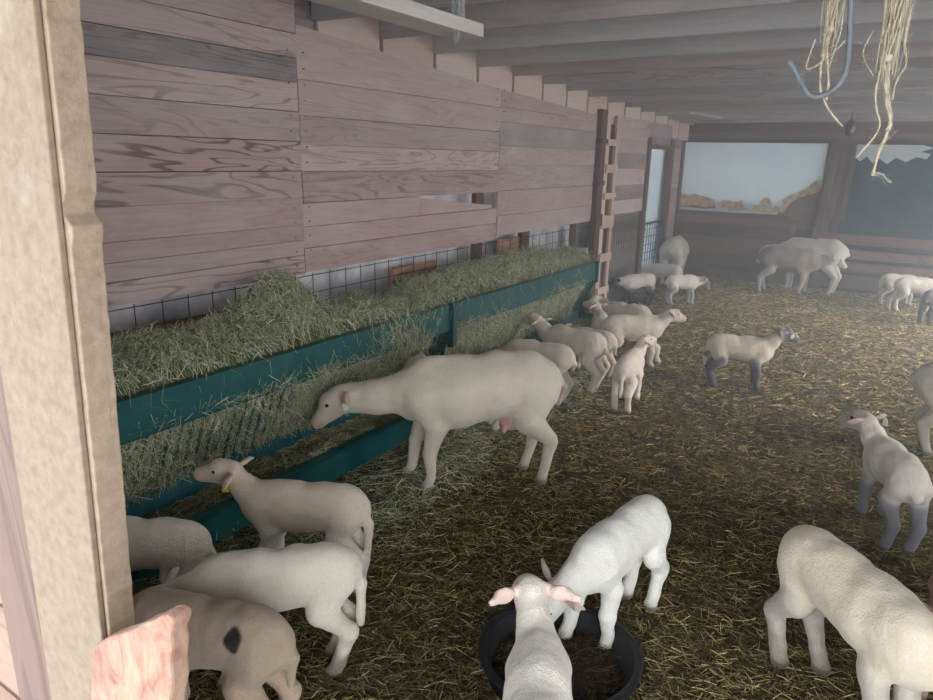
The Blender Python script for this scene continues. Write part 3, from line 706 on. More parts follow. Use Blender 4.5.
def smooth(P, k=5, wob=0.0, r=None):
    o = []; n = len(P)
    for i in range(n - 1):
        a, b, c, d = P[max(i - 1, 0)], P[i], P[i + 1], P[min(i + 2, n - 1)]
        for j in range(k):
            t = j / k; q = .5 * ((2 * b) + (c - a) * t + (2 * a - 5 * b + 4 * c - d) * t * t + (3 * b - a - 3 * c + d) * t ** 3)
            if wob: q = q + Vector([r.uniform(-wob, wob) for _ in range(3)])
            o.append(q)
    o.append(P[-1]); return o
def twine_bundle(label, x, y, ztop, spread, n, zmids, tails, seed):
    r = random.Random(seed); b = MB()
    for k in range(n):
        x0 = r.gauss(0, spread); y0 = r.gauss(0, spread * .7); zb = r.uniform(*zmids) * r.uniform(.75, 1); m = 16; p = []
        ph = r.uniform(0, 6.28); am = r.uniform(.004, .014)
        for i in range(m):
            t = i / (m - 1); z = t * (zb)
            sp = 1 - .75 * t
            p.append((x0 * sp + am * math.sin(ph + t * 7) + .0045 * r.uniform(-1, 1), y0 * sp + am * math.cos(ph * 1.3 + t * 6) , -z))
        b.tube(p, .0007 + .0005 * r.random(), 4)
    for pts, rad in tails:
        for q in range(3 if rad > .002 else 2):
            off = Vector((r.uniform(-1, 1), r.uniform(-1, 1), 0)) * rad * .6
            b.tube(smooth([Vector(p) + off for p in pts], 5, rad * .35, r), rad * .55, 5)
        for q in range(10):                              # loose fibres
            i = r.randrange(len(pts) - 1); t = r.random(); p = Vector(pts[i]).lerp(Vector(pts[i + 1]), t)
            b.tube([p, p + Vector((r.uniform(-.008, .008), r.uniform(-.006, .006), r.uniform(-.008, .004))), p + Vector((r.uniform(-.014, .014), r.uniform(-.008, .008), r.uniform(-.016, .006)))], .0004, 3)
    for (px_, pz_, rr) in ((0, -max(zmids) * .9, .007),): b.tube([(px_, 0, pz_ + rr), (px_, 0, pz_ + rr * .5), (px_, 0, pz_ - rr * .5), (px_, 0, pz_ - rr)], [rr * .4, rr, rr, rr * .4], 8)
    o = b.build('baling_twine', M_TWINE, None, True); o.location = (x, y, ztop); tag(o, label, 'twine', 'bundles of baling twine hung from the rafters'); return o
YT = 1.35; zt = ceil_z(YT) + .19
a0 = P3(832, 20, YT); tl = [(815, 40), (806, 66), (812, 68), (824, 60), (838, 48), (845, 40)]
def rel(l, ox, oy, oz): return [(P3(px, py, YT) - Vector((ox, oy, oz))) for px, py in l]
ta = [(rel(tl, a0.x, YT, zt), .0016), (rel([(828, 30), (824, 52), (820, 72), (821, 92), (830, 112), (842, 126)], a0.x, YT, zt), .0022), (rel([(835, 20), (828, 48), (829, 80), (827, 100)], a0.x, YT, zt), .003)]
twine_bundle('shorter tangle of pale twine hanging beside the metal hook', a0.x, YT, zt, .015, 120, (zt - P3(832, 60, YT).z - .10, zt - P3(830, 84, YT).z), ta, 3)
a1 = P3(895, 20, YT)
tb_ = [(rel([(884, 60), (877, 85), (876, 105), (880, 125), (872, 140), (857, 157)], a1.x, YT, zt), .0022), (rel([(890, 60), (888, 90), (891, 115), (887, 135), (880, 150), (873, 176)], a1.x, YT, zt), .0024),
      (rel([(873, 172), (882, 174), (890, 183)], a1.x, YT, zt), .0013), (rel([(912, 5), (905, 40), (906, 65), (897, 80), (892, 100)], a1.x, YT, zt), .0018),
      (rel([(874, 30), (864, 50), (866, 62), (874, 76)], a1.x, YT, zt), .0015), (rel([(886, 20), (884, 60), (886, 90), (890, 122), (887, 130)], a1.x, YT, zt), .0035)]
twine_bundle('longer bundle of pale twine hanging at the right, ends trailing lowest', a1.x, YT, zt, .015, 170, (zt - P3(893, 70, YT).z - .05, zt - P3(890, 118, YT).z), tb_, 8)
hk = [(852, -60), (851, 0), (850, 30), (848, 60), (843, 78), (833, 90), (820, 96), (812, 96), (806, 91), (799, 78), (793, 67), (789, 62)]
pts = [P3(px, py, YT - .06) for px, py in hk]; top = Vector((pts[0].x, pts[0].y, zt)); o0 = Vector((pts[1].x, YT - .06, zt))
b = MB(); b.tube([top - o0] + smooth([p - o0 for p in pts], 4), .0042, 10); o_ = b.build('metal_hook', M_HOOK, None, True); o_.location = o0
tag(o_, 'bent galvanised metal hook hanging from the ceiling between the twine', 'hook')
b = MB(); b.tube([(0, 0, 0), (1.2, 0, -.012), (2.4, 0, 0)], .006, 6); o_ = b.build('ceiling_cable', plain('pale_cable', (190, 196, 200), .5)); o_.location = (-1.77, 9.0, 2.372)
tag(o_, 'thin pale cable strung across under the far rafters', 'cable')
x_, y_ = at(850, 128, 2.2); b = MB(); b.tube([(0, 0, .14), (0, 0, .06)], .006, 8); b.tube([(0, 0, .06), (0, 0, .03), (0, 0, -.02), (0, 0, -.07), (0, 0, -.10)], [.03, .045, .05, .04, .01], 12); o_ = b.build('light_socket', plain('dusty_glass', (84, 92, 100), .4), None, True); o_.location = (-.68, 8.5, 2.19)
tag(o_, 'small dusty dark lamp socket under the far rafters', 'lamp')
b = MB(); b.bar((0, 0, 0), (.35, .25, -.05), .09, .02, (.9, .5, .4)); o_ = b.build('broken_board', M_BEAM); o_.location = (-2.52, 9.0, 2.38); tag(o_, 'short pale broken board end sticking out of the far left ceiling', 'board')
# ---------------------------------------------------------------- the green feeder
FY0, FY1, FYM = 1.36, 6.60, 3.96
fd = empty('hay_feeder', (-2.75, FYM, 0)); tag(fd, 'long green metal hay feeder along the left wall', 'feeder')
def fb(name, m, mat=None, bevel=.0, lab=None):
    m.V = [(v[0] + 2.75, v[1] - FYM, v[2]) for v in map(tuple, m.V)]; o = m.build(name, mat or M_GREEN, fd, bevel=bevel)
    if lab: o['label'] = lab
    return o
for y0, y1 in ((FY0, FYM - .03), (FYM + .03, FY1)):
    m = MB(); m.box((-2.615, y0, .625), (-2.600, y1, .80)); m.box((-2.66, y0, .80), (-2.600, y1, .806)); m.box((-2.655, y0, .622), (-2.600, y1, .628)); m.box((-2.615, y0, .66), (-2.596, y1, .664)); fb('rail', m)
    m = MB(); m.box((-2.845, y0, .27), (-2.775, y1, .276)); m.outline([(-2.78, y0, .13), (-2.76, y0, .13), (-2.765, y0, .272), (-2.785, y0, .272)], (0, y1 - y0, 0)); fb('bar_footing', m, M_BLUEGREEN)
    m = MB(); m.outline([(-2.79, y0, .12), (-2.39, y0, .12), (-2.39, y0, .125), (-2.79, y0, .125)], (0, y1 - y0, 0)); fb('tray', m)
    m = MB(); m.box((-2.40, y0, .115), (-2.388, y1, .255)); m.box((-2.44, y0, .250), (-2.388, y1, .262)); fb('tray_lip', m)
    m = MB(); m.outline([(-3.05, y0, .78), (-3.045, y0, .78), (-2.88, y0, .25), (-2.885, y0, .25)], (0, y1 - y0, 0)); fb('back_sheet', m)
for y_ in (FY0, FYM, FY1):
    m = MB(); m.outline([(-3.04, y_ - .006, .80), (-2.60, y_ - .006, .80), (-2.60, y_ - .006, .60), (-2.66, y_ - .006, .5), (-2.70, y_ - .006, .28), (-2.40, y_ - .006, .24), (-2.40, y_ - .006, .0), (-2.44, y_ - .006, 0), (-2.5, y_ - .006, .1), (-2.95, y_ - .006, .1), (-3.0, y_ - .006, 0), (-3.04, y_ - .006, 0)], (0, .012, 0)); fb('end_panel', m)
    m = MB(); m.box((-2.625, y_ - .035, .50 if y_ == FYM else .60), (-2.588, y_ + .035, .815)); m.box((-2.588, y_ - .035, .5 if y_ == FYM else .6), (-2.572, y_ - .026, .815)); fb('post', m, bevel=.002)
m0 = MB(); m0.bar((-2.622, 0, .64), (-2.785, 0, .27), .011, .011, up=(0, 1, 0)); bar0 = None
for k, y_ in enumerate(np.linspace(FY0 + .06, FY1 - .06, 84)):
    if abs(y_ - FYM) < .03: continue
    if bar0 is None:
        m0.V = [(v[0] + 2.75, v[1], v[2]) for v in map(tuple, m0.V)]; bar0 = m0.build('bar', M_GREEN, fd); bar0.location = (0, y_ - FYM, 0)
    else:
        c = bar0.copy(); COL.objects.link(c); c.parent = fd; c.location = (0, y_ - FYM, 0)

# ---------------------------------------------------------------- strands of hay and straw
def strands(P, D, L, W, C, curl=.25, rs=NR):
    n = len(P); D = D / np.linalg.norm(D, axis=1)[:, None]
    up = rs.normal(size=(n, 3)); S = np.cross(D, up); S /= np.linalg.norm(S, axis=1)[:, None]
    B = rs.normal(size=(n, 3)) * (curl * L)[:, None] * .5; W = W[:, None] * .5; Lc = L[:, None]
    p0 = P - D * Lc * .5; p1 = P + B * .5; p2 = P + D * Lc * .5
    V = np.stack([p0 - S * W, p0 + S * W, p1 - S * W, p1 + S * W, p2 - S * W * .5, p2 + S * W * .5], 1).reshape(-1, 3)
    i = np.arange(n)[:, None] * 6
    Q = np.concatenate([i + [0, 1, 3, 2], i + [2, 3, 5, 4]])
    return V, Q, np.repeat(C, 6, axis=0)
def palette(n, cols, rs=NR, var=.16):
    c = np.array([lin(k) for k in cols])[rs.randint(0, len(cols), n)]; return c * (1 + rs.normal(size=(n, 1)) * var).clip(.4, 1.7)
HAYC = [(186, 190, 160), (160, 168, 138), (212, 210, 182), (130, 140, 112), (226, 220, 194), (170, 178, 152), (106, 114, 90), (198, 194, 156)]
STRAWC = [(176, 152, 96), (140, 120, 76), (196, 170, 108), (112, 96, 62), (160, 142, 92), (94, 80, 54), (212, 190, 130)]
DARKC = [(106, 94, 64), (82, 72, 50), (124, 110, 74), (66, 58, 42), (144, 130, 88), (92, 84, 58), (172, 156, 110)]

def floor_straw():
    n = 190000; rs = NR
    u = rs.uniform(size=n); y = 1.15 * (11.5 / 1.15) ** u ; x = rs.uniform(-3.05, 1.6, n)
    keep = x < (-.35 + .09 * y + 1.0); x, y = x[keep], y[keep]; n = len(x)
    z = floor_h(x, y) + rs.uniform(.0, .014, n)
    dist = np.hypot(x, y)
    a = rs.uniform(0, 2 * PI, n); D = np.stack([np.cos(a), np.sin(a), rs.normal(size=n) * .14], 1)
    L = rs.uniform(.02, .085, n) * (1 + .6 * (rs.uniform(size=n) < .1)); W = np.maximum(rs.uniform(.0018, .004, n), dist * .0008)
    green = np.clip((-1.75 - x + .25 * sn(x * 2, y * 2, 21)) / .5, 0, 1) * np.clip((6.5 - y) / 1.5, 0, 1)
    far = np.clip((y - 5.5 + .8 * sn(x, y, 31)) / 3.5, 0, 1) * np.clip((x + 3.0) / .8, 0, 1)
    patch = np.clip(.5 + 1.1 * sn(x * 1.3, y * 1.3, 33), 0, 1)
    C = palette(n, DARKC); Cs = palette(n, STRAWC); Cg = palette(n, HAYC)
    m = (rs.uniform(size=n) < np.clip(far * .95 + patch * .2, 0, 1))[:, None]; C = np.where(m, Cs, C)
    m = (rs.uniform(size=n) < green * .9)[:, None]; C = np.where(m, Cg * .9, C)
    br = (rs.uniform(size=n) < .02 + .03 * far)[:, None]; C = np.where(br, np.array(lin((206, 186, 128))), C)
    V, Q, Cc = strands(np.stack([x, y, z], 1), D, L, W, C, .14)
    o = link('straw_bedding', np_mesh('straw_bedding', V, Q, Cc), M_STRAW); tag(o, 'matted straw and hay litter covering the barn floor', 'straw', kind='stuff')
floor_straw()

def heap(name, xs, ys, hf, n, label, cols, L=(.06, .17), W=(.0016, .003), lift=.5, zoff=.012, base=(92, 96, 66), floor=-.02, fn=None, par=None, part=False):
    """a closed lumpy body with loose blades over its surface, one mesh"""
    rs = NR
    Vb, Qb = grid_mesh(xs, ys, hf); nx, ny = len(xs), len(ys)
    x = rs.uniform(xs[0], xs[-1] - .02, n); y = rs.uniform(ys[0], ys[-1], n)
    z = hf(x, y) + rs.uniform(-.01, zoff, n); a = rs.uniform(0, 2 * PI, n)
    e = .01; gx = (hf(x + e, y) - hf(x - e, y)) / (2 * e); gy = (hf(x, y + e) - hf(x, y - e)) / (2 * e)
    D = np.stack([np.cos(a), np.sin(a), gx * np.cos(a) + gy * np.sin(a) + rs.normal(size=n) * lift], 1)
    C = palette(n, cols); V, Q, Cc = strands(np.stack([x, y, z], 1), D, rs.uniform(*L, n), rs.uniform(*W, n) * 1.25, C, .45)
    cb = np.tile(np.array(lin(base)), (len(Vb), 1)) * (1 + .3 * rs.normal(size=(len(Vb), 1))).clip(.3, 1.6)
    V = np.concatenate([Vb, V]); Q = np.concatenate([Qb, Q + len(Vb)]); Cc = np.concatenate([cb, Cc])
    if fn is not None: V = fn(V)
    o = link(name, np_mesh(name, V, Q, Cc), M_STRAW); tag(o, label, 'hay', kind='stuff'); return o

def g(x, y, cx, cy, sx, sy, h): return h * np.exp(-((x - cx) / sx) ** 2 - ((y - cy) / sy) ** 2)
def top_h(x, y):
    z = .80 + .05 * np.abs(sn(x * 4, y * 4, 41)) + .035 * sn(x * 9, y * 9, 42) + g(x, y, -2.87, 2.55, .17, .42, .25) + g(x, y, -2.84, 1.65, .2, .34, .12) + g(x, y, -2.85, 5.35, .2, .9, .13) + g(x, y, -2.85, 4.3, .2, .5, .08)
    edge = np.clip((-2.63 - x) / .06, 0, 1); return .755 + (z - .755) * edge
heap('feeder_hay', np.linspace(-3.06, -2.65, 26), np.linspace(1.40, 6.55, 200), top_h, 42000, 'green-grey hay heaped along the top of the green feeder', HAYC, zoff=.035, L=(.06, .21), lift=.7)
def rack_fn(V):              # the grid's x runs down behind the bars
    return V
def rack():
    rs = NR; n = 26000
    y = rs.uniform(1.4, 6.56, n); y = np.where((y > 3.70) & (y < 3.97), y - 1.2, y); y = np.where(y > 6.35, y - 1.5, y); t = rs.uniform(0, 1, n); bul = .035 * sn(y * 5, t * 3, 51) + .01
    x = -2.612 - .17 * t + bul; z = .66 - .38 * t
    a = rs.uniform(0, 2 * PI, n); D = np.stack([rs.normal(size=n) * .45, np.cos(a), np.sin(a) * 1.1], 1)
    V, Q, C = strands(np.stack([x, y, z], 1), D, rs.uniform(.05, .15, n), rs.uniform(.0016, .003, n), palette(n, HAYC))
    ys = np.linspace(1.38, 6.58, 160); ts = np.linspace(0, 1, 12); Y, T = np.meshgrid(ys, ts, indexing='ij')
    Vb = np.stack([-2.69 - .16 * T + .03 * sn(Y * 5, T * 3, 51), Y, .68 - .42 * T], -1).reshape(-1, 3); i = (np.arange(159)[:, None] * 12 + np.arange(11)[None]).ravel()
    Qb = np.stack([i, i + 12, i + 13, i + 1], 1)
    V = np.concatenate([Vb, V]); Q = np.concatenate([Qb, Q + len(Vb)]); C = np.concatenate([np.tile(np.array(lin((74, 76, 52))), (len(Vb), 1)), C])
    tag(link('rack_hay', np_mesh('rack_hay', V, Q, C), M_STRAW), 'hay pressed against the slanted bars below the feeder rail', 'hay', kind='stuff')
rack()
def tray_h(x, y): return .135 + .07 * np.clip(sn(x * 3, y * 3, 61) + .7, 0, 1.6) * np.clip((y - 1.9) / .6, .15, 1) * np.clip((-2.42 - x) / .05, 0, 1) + .015
heap('tray_hay', np.linspace(-2.76, -2.41, 18), np.linspace(1.42, 6.55, 170), tray_h, 15000, 'loose hay lying in the low green tray of the feeder', HAYC + STRAWC[:2], lift=.2)
def spill_h(x, y): return -.03 + .10 * np.clip((x + 2.38) / -.1, 0, 1) * 0 + g(x, y, -2.2, 3.0, .26, .55, .085) + g(x, y, -2.2, 1.95, .16, .3, .06) + g(x, y, -2.25, 4.6, .2, .9, .055) + .008 * sn(x * 8, y * 8, 71)
heap('spilled_hay', np.linspace(-2.38, -1.7, 40), np.linspace(1.45, 6.3, 160), spill_h, 15000, 'greenish hay spilled on the floor along the feeder', HAYC + STRAWC[:2], lift=.18, base=(84, 84, 58))
def overhang():
    rs = NR; n = 700; V = []; Q = []; C = []
    y = np.concatenate([rs.normal(3.35, .16, 560), rs.uniform(1.5, 6.4, 140)]); x = rs.normal(-2.59, .012, n); z = rs.uniform(.70, .86, n) - .10 * np.abs(rs.normal(size=n)) * (np.arange(n) < 560)
    D = np.stack([rs.normal(size=n) * .25 + .15, rs.normal(size=n) * .6, -np.abs(rs.normal(size=n)) - .2], 1)
    V, Q, C = strands(np.stack([x, y, z], 1), D, rs.uniform(.06, .17, n), rs.uniform(.0018, .003, n), palette(n, HAYC), .5)
    tag(link('hanging_hay', np_mesh('hanging_hay', V, Q, C), M_STRAW), 'wisps of hay hanging over the front of the green rail', 'hay', kind='stuff')
overhang()

# ---------------------------------------------------------------- rubber feed pan
px_, py_ = at(559, 652, .09); PR = .285
pan = empty('feed_pan', (px_, py_, 0)); tag(pan, 'round black rubber feed pan on the floor in front', 'pan')
def lathe(prof, n=64):
    V = []; F = []; m = len(prof)
    for k in range(n):
        a = 2 * PI * k / n; V += [(r_ * math.cos(a), r_ * math.sin(a), z_) for r_, z_ in prof]
    for k in range(n):
        for i in range(m - 1): F.append((k * m + i, ((k + 1) % n) * m + i, ((k + 1) % n) * m + i + 1, k * m + i + 1))
    b = MB(); b.add(V, F); return b
lathe([(0.001, .004), (.235, .004), (.262, .02), (PR - .012, .105), (PR, .112), (PR + .006, .122), (PR, .131), (PR - .014, .131), (PR - .020, .122), (PR - .03, .10), (.235, .028), (.20, .022), (.001, .022)]).build('pan_body', M_RUBBER, pan, True).scale = (1, 1, .72)
lathe([(PR - .002, .126), (PR + .008, .130), (PR + .010, .138), (PR, .145), (PR - .016, .145), (PR - .022, .136), (PR - .014, .126)]).build('rim', M_RUBBER, pan, True).scale = (1, 1, .72)
b = MB()
for a in (.6,): b.tube([(PR * math.cos(a - .12) * 1.0, PR * math.sin(a - .12), .10), (1.07 * PR * math.cos(a), 1.07 * PR * math.sin(a), .10), (PR * math.cos(a + .12), PR * math.sin(a + .12), .10)], .008, 6)
b.V = [(v[0], v[1], v[2] * .72) for v in b.V]
b.build('grip', M_RUBBER, pan, True)
def pan_fill():
    rs = NR; n = 1500; r_ = .225 * np.sqrt(rs.uniform(size=n)); a = rs.uniform(0, 2 * PI, n)
    x = px_ + r_ * np.cos(a); y = py_ + r_ * np.sin(a); z = .028 + .012 * rs.uniform(size=n)
    b_ = rs.uniform(0, 2 * PI, n); D = np.stack([np.cos(b_), np.sin(b_), rs.normal(size=n) * .15], 1)
    V, Q, C = strands(np.stack([x, y, z], 1), D, rs.uniform(.02, .07, n), rs.uniform(.0018, .003, n), palette(n, [(70, 58, 48), (54, 46, 40), (110, 92, 66), (84, 70, 54)]))
    m = 40; an = np.arange(m) * 2 * PI / m; rr = np.array([.06, .12, .18, .232]); Vb = np.stack([px_ + np.outer(rr, np.cos(an)), py_ + np.outer(rr, np.sin(an)), np.outer(np.array([.036, .034, .030, .024]), np.ones(m)) + .004 * rs.normal(size=(4, m))], -1).reshape(-1, 3)
    Qb = np.array([(i * m + k, i * m + (k + 1) % m, (i + 1) * m + (k + 1) % m, (i + 1) * m + k) for i in range(3) for k in range(m)] + [(k * 2, k * 2 + 1, (k * 2 + 2) % m, m - 1 - 0 if False else (k * 2 + 3) % m) for k in range(0)]); 
    Vb = np.concatenate([Vb, [[px_, py_, .044]]]); c0 = len(Vb) - 1; Qc = np.array([(c0, k, (k + 1) % m, (k + 2) % m) for k in range(0, m, 2)]); Qb = np.concatenate([Qb, Qc])
    V = np.concatenate([Vb, V]); Q = np.concatenate([Qb, Q + len(Vb)]); C = np.concatenate([np.tile(np.array(lin((48, 38, 34))), (len(Vb), 1)), C])
    tag(link('pan_feed', np_mesh('pan_feed', V, Q, C), M_STRAW), 'dark trampled feed and straw bits inside the black pan', 'feed', kind='stuff')
pan_fill()
# ---------------------------------------------------------------- the flock
OFFW = (226, 218, 206); WHITE = (240, 236, 226); CREAM = (220, 204, 180); BEIGE = (196, 182, 164)
EU = [((-.22, 0, .33), (-.20, 0, .33), .08, .065), ((-.17, .035, .28), (-.165, .04, .262), .016, .011), ((-.17, -.035, .28), (-.165, -.04, .262), .016, .011)]
G_TROUGH = 'lambs crowding at the feeder'
# the ewe at the feeder
sheep('ewe', (-1.65, 3.34), -136, 1.04, 'ewe', zs=1.14, neck=(-10, -6, .36), head=(-8, -30), wool=(214, 200, 180), tail=0, pink=EU, vox=.010, ears=(-30, -.35), ear_tag=(1, 'white'),
      label='large cream ewe with outstretched neck eating at the green feeder', feet={'FR': (.09, 0, 0), 'HL': (-.05, 0, 0)})
def lamb(*a, **k): return sheep('lamb', *a, **k)
lamb((-2.20, 3.86), -133, 1.05, neck=(0, 52, .17), head=(0, -25), wool=OFFW, vox=.009, label='lamb mostly hidden behind the large ewe, back of its head showing')
lamb((-1.80, 1.95), -158, 1.06, neck=(-5, 38, .15), head=(5, 5), wool=CREAM, ear_tag=(1, 'yellow'), tail=.22, tail_sway=.02, vox=.007, legs=OFFW,
     label='cream lamb with a yellow ear tag sniffing at the feeder tray', feet={'HL': (-.05, .0, 0)})
lamb((-2.14, 1.42), -152, 1.0, neck=(0, -5, .15), head=(0, -30), wool=(220, 212, 190), tail=0, vox=.008, label='lamb at far left, only its rounded rump showing past the jamb')
lamb((-1.52, 1.56), -136, 1.10, neck=(0, -20, .15), head=(0, -30), wool=(232, 222, 202), face=(200, 196, 196), tail=.2, tail_sway=.01, leg_tint=.8, vox=.007, label='off-white lamb with muddy hind legs behind the spotted brown one')
lamb((-1.44, 1.17), -164, 1.1, neck=(0, -10, .15), head=(0, -30), wool=(176, 158, 138), legs=(190, 166, 146), face=(60, 48, 40), tail=.12, vox=.007, spots=[((-.15, .055, .39), .034, (40, 36, 38)), ((.2, 0, .3), .12, (84, 66, 52))],
     label='brown lamb with a black spot on its back beside the broken plank')
lamb((-.71, 2.54), -101, 1.11, neck=(-12, -30, .15), head=(-25, -52), wool=WHITE, tail=0, vox=.007, legs=WHITE, feet={'FL': (-.02, .01, 0), 'FR': (.04, -.02, .02)}, label='bright white lamb with its front feet inside the black feed pan')
lamb((-.53, 1.20), 116, 1.13, neck=(12, 30, .16), ears=(-35, -.4), head=(12, -38), wool=(240, 232, 216), tail=.1, vox=.007, label='white lamb at bottom centre seen from above, head over the feed pan')
lamb((-.10, 2.52), -44, 1.26, fat=1.1, neck=(35, -5, .18), head=(45, -10), wool=(206, 192, 166), legs=(180, 172, 160), tail=0, vox=.008, leg_tint=.5, feet={'HL': (.05, 0, 0)}, label='large cream sheep at the bottom right corner cut by the picture edge')
lamb((.40, 2.94), -98, 1.1, neck=(0, 12, .17), head=(0, -5), wool=(186, 150, 130), face=(150, 120, 106), vox=.009, label='lamb at the right edge of which only a pinkish ear shows')
lamb((.20, 3.64), 110, 1.06, neck=(22, 38, .15), head=(35, -5), wool=(234, 222, 208), face=(176, 166, 156), legs=(128, 128, 134), tail=0, vox=.007, ears=(5, .0), ear_tag=(-1, 'white'), leg_tint=.2, spots=[((-.235, 0, .33), .022, (150, 84, 76))], label='grey-legged lamb seen from behind near the right edge, head turned left')
sheep('ewe', (.33, 5.18), 5, .95, 'ewe', neck=(0, 20, .3), head=(0, -10), wool=(190, 180, 166), tail=0, vox=.012, label='ewe leaving at the right edge with only its hind legs in view')
lamb((-1.17, 5.76), 24, 1.0, neck=(0, 50, .16), head=(0, -4), wool=(190, 176, 158), face=(112, 106, 108), legs=(82, 76, 86), tail=.17, vox=.008, spots=[((-.25, 0, .28), .05, (96, 88, 92)), ((.325, -.045, .50), .014, (206, 200, 196)), ((.375, -.03, .462), .018, (200, 194, 190)), ((.42, 0, .46), .020, (190, 184, 182)), ((.31, 0, .53), .016, (206, 200, 198))], label='lone beige lamb with speckled face and dark legs standing mid-floor')
lamb((-1.58, 4.70), 97, .95, neck=(-18, 45, .15), head=(-30, 15), wool=(226, 208, 196), tail=.2, vox=.008, label='small pinkish-white lamb seen from behind, tail hanging, centre of floor')
lamb((-2.06, 5.72), 46, 1.10, neck=(0, 35, .14), head=(0, -5), wool=(200, 186, 168), tail=0, vox=.008, feet={'FL': (.12, 0, .0), 'HR': (-.05, 0, 0)}, knees={'FL': (.03, 0, .0)}, label='bigger beige lamb stepping right with one foreleg forward')
lamb((-2.21, 5.80), 112, .98, neck=(30, 45, .14), head=(50, 12), wool=(216, 202, 186), tail=.24, tail_sway=.0, vox=.009, label='lamb with a long hanging tail nosing at the feeder end')
lamb((-2.06, 6.50), 174, 1.0, neck=(-10, 30, .14), head=(60, 0), wool=(222, 208, 194), tail=.1, vox=.009, label='lamb with both ears spread behind the long-tailed one')
lamb((-1.95, 5.02), 172, 1.10, neck=(-5, 32, .16), head=(0, 12), wool=(212, 198, 180), tail=0, vox=.008, feet={'HL': (-.02, 0, 0)}, spots=[((-.27, .01, .335), .02, (140, 70, 62))], label='lamb with a sore under its docked tail reaching into the feeder')
lamb((-1.98, 5.38), 168, .93, neck=(0, 10, .15), head=(0, -25), wool=(210, 194, 176), tail=.1, vox=.009, label='lamb squeezed behind the sore-tailed one, only rump showing')
lamb((-2.03, 4.58), 185, 1.06, neck=(0, -25, .15), head=(0, -45), wool=(208, 192, 172), tail=0, vox=.008, label='lamb with its head down between the large ewe and the sore-tailed one')
sheep('ewe', (-2.90, 10.28), 97, 1.0, 'ewe', zs=1.1, neck=(15, -12, .26), head=(20, -60), wool=(196, 188, 178), face=(70, 66, 70), tail=0, vox=.014, label='ewe seen from behind in the far left corner by the gate')
lamb((-2.66, 9.72), 182, .92, neck=(0, 0, .15), head=(0, -40), wool=(222, 214, 206), tail=0, vox=.011, label='white lamb grazing in front of the corner ewe')
lamb((-2.46, 8.86), 48, .90, neck=(-10, 0, .14), head=(-20, -45), wool=(228, 220, 212), face=(150, 146, 146), legs=(170, 166, 170), tail=0, vox=.011, label='small white lamb with head lowered right, near the far corner')
lamb((-2.72, 8.75), -128, .92, neck=(-10, 0, .14), head=(-20, -30), wool=(214, 206, 200), face=(34, 30, 34), legs=(38, 34, 38), tail=0, vox=.011, label='black-faced lamb with black legs at the far end of the feeder')
sheep('ewe', (-1.62, 10.70), 13, .92, 'ewe', zs=1.12, neck=(0, 10, .26), head=(-5, -20), wool=(152, 140, 130), face=(224, 218, 210), tail=0, vox=.014, legs=(196, 186, 176), feet={'HR': (-.08, 0, 0), 'FR': (-.1, 0, 0)}, label='grey-brown ewe with a white face walking right by the back wall')
sheep('ewe', (-.80, 10.98), 170, 1.0, 'ewe', zs=1.24, neck=(0, -5, .28), head=(0, -45), wool=(216, 210, 202), tail=0, vox=.014, label='pale ewe facing left behind the walking one at the back wall')
lamb((-.12, 10.72), 30, .95, neck=(0, 5, .15), head=(0, -30), wool=(200, 190, 180), legs=(200, 194, 188), tail=.1, vox=.012, feet={'HR': (-.06, 0, 0)}, label='lamb at far right standing nearest the back rails')
lamb((.06, 10.38), 26, 1.0, neck=(0, 5, .15), head=(0, -20), wool=(210, 200, 190), tail=0, vox=.012, feet={'HL': (-.10, 0, 0), 'HR': (-.05, 0, 0)}, label='white lamb stretching its hind leg back at far right')
lamb((.34, 9.60), 70, .95, neck=(0, 20, .15), head=(0, -10), wool=(120, 116, 124), face=(60, 56, 62), legs=(34, 32, 40), tail=0, vox=.012, label='grey lamb with black legs cut by the far right edge')
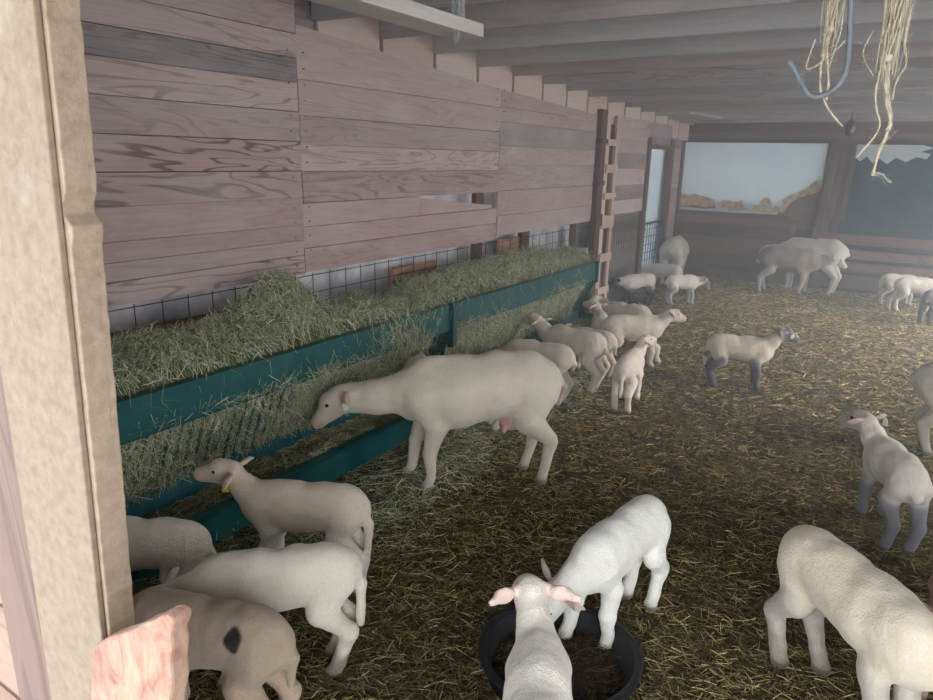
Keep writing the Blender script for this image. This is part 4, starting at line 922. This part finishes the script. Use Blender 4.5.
# ---------------------------------------------------------------- dust in the air, daylight, camera
FOG = .048
mt = bpy.data.materials.new('dusty_air'); mt.use_nodes = True; nt = mt.node_tree; nt.nodes.clear()
ou = nt.nodes.new('ShaderNodeOutputMaterial'); vs_ = nt.nodes.new('ShaderNodeVolumeScatter'); vs_.inputs['Color'].default_value = (.85, .92, 1, 1)
vs_.inputs['Density'].default_value = FOG; vs_.inputs['Anisotropy'].default_value = .2; nt.links.new(vs_.outputs[0], ou.inputs['Volume'])
if FOG > 0:
    b = MB(); b.box((-3.06, 2.9, .03), (2.9, 11.5, 2.58)); o_ = b.build('dust_haze', mt); tag(o_, 'thin bluish dust haze hanging in the barn air', 'haze', kind='stuff')

w_ = bpy.data.worlds.new('overcast_sky'); bpy.context.scene.world = w_; w_.use_nodes = True; nt = w_.node_tree
bg = nt.nodes['Background']; bg.inputs[0].default_value = (.90, .95, 1.0, 1); bg.inputs[1].default_value = 3.0
def portal(loc, rot, sx, sy):
    l = bpy.data.lights.new('daylight_portal', 'AREA'); l.shape = 'RECTANGLE'; l.size = sx; l.size_y = sy; l.cycles.is_portal = True
    o = bpy.data.objects.new('daylight_portal', l); COL.objects.link(o); o.location = loc; o.rotation_euler = rot
portal((3.05, 8.2, 1.45), (0, math.radians(90), 0), 2.2, 6.7)
portal((1.05, .45, 1.2), (math.radians(90), 0, 0), 4.1, 2.4)
sl = bpy.data.lights.new('sun', 'SUN'); sl.energy = 4.0; sl.angle = math.radians(30); sl.color = (1, .96, .9)
so = bpy.data.objects.new('sun', sl); COL.objects.link(so); so.rotation_euler = (0, math.radians(60), math.radians(12))

cam = bpy.data.cameras.new('camera'); cam.sensor_fit = 'HORIZONTAL'; cam.sensor_width = 36; cam.lens = F_PX / 933 * 36
cam.shift_x = 0; cam.clip_start = .02
co = bpy.data.objects.new('camera', cam); COL.objects.link(co)
r_, d_, f_ = (Vector(CAM_R[:, i]) for i in range(3))
co.matrix_world = Matrix.Translation((0, 0, CAM_H)) @ Matrix((( r_.x, -d_.x, -f_.x, 0), (r_.y, -d_.y, -f_.y, 0), (r_.z, -d_.z, -f_.z, 0), (0, 0, 0, 1)))
sc = bpy.context.scene; sc.camera = co
sc.view_settings.view_transform = 'Standard'; sc.view_settings.look = 'None'; sc.view_settings.gamma = 1; sc.view_settings.exposure = 0.95
sc.cycles.max_bounces = 8; sc.cycles.diffuse_bounces = 5; sc.cycles.volume_bounces = 1; sc.cycles.use_denoising = True
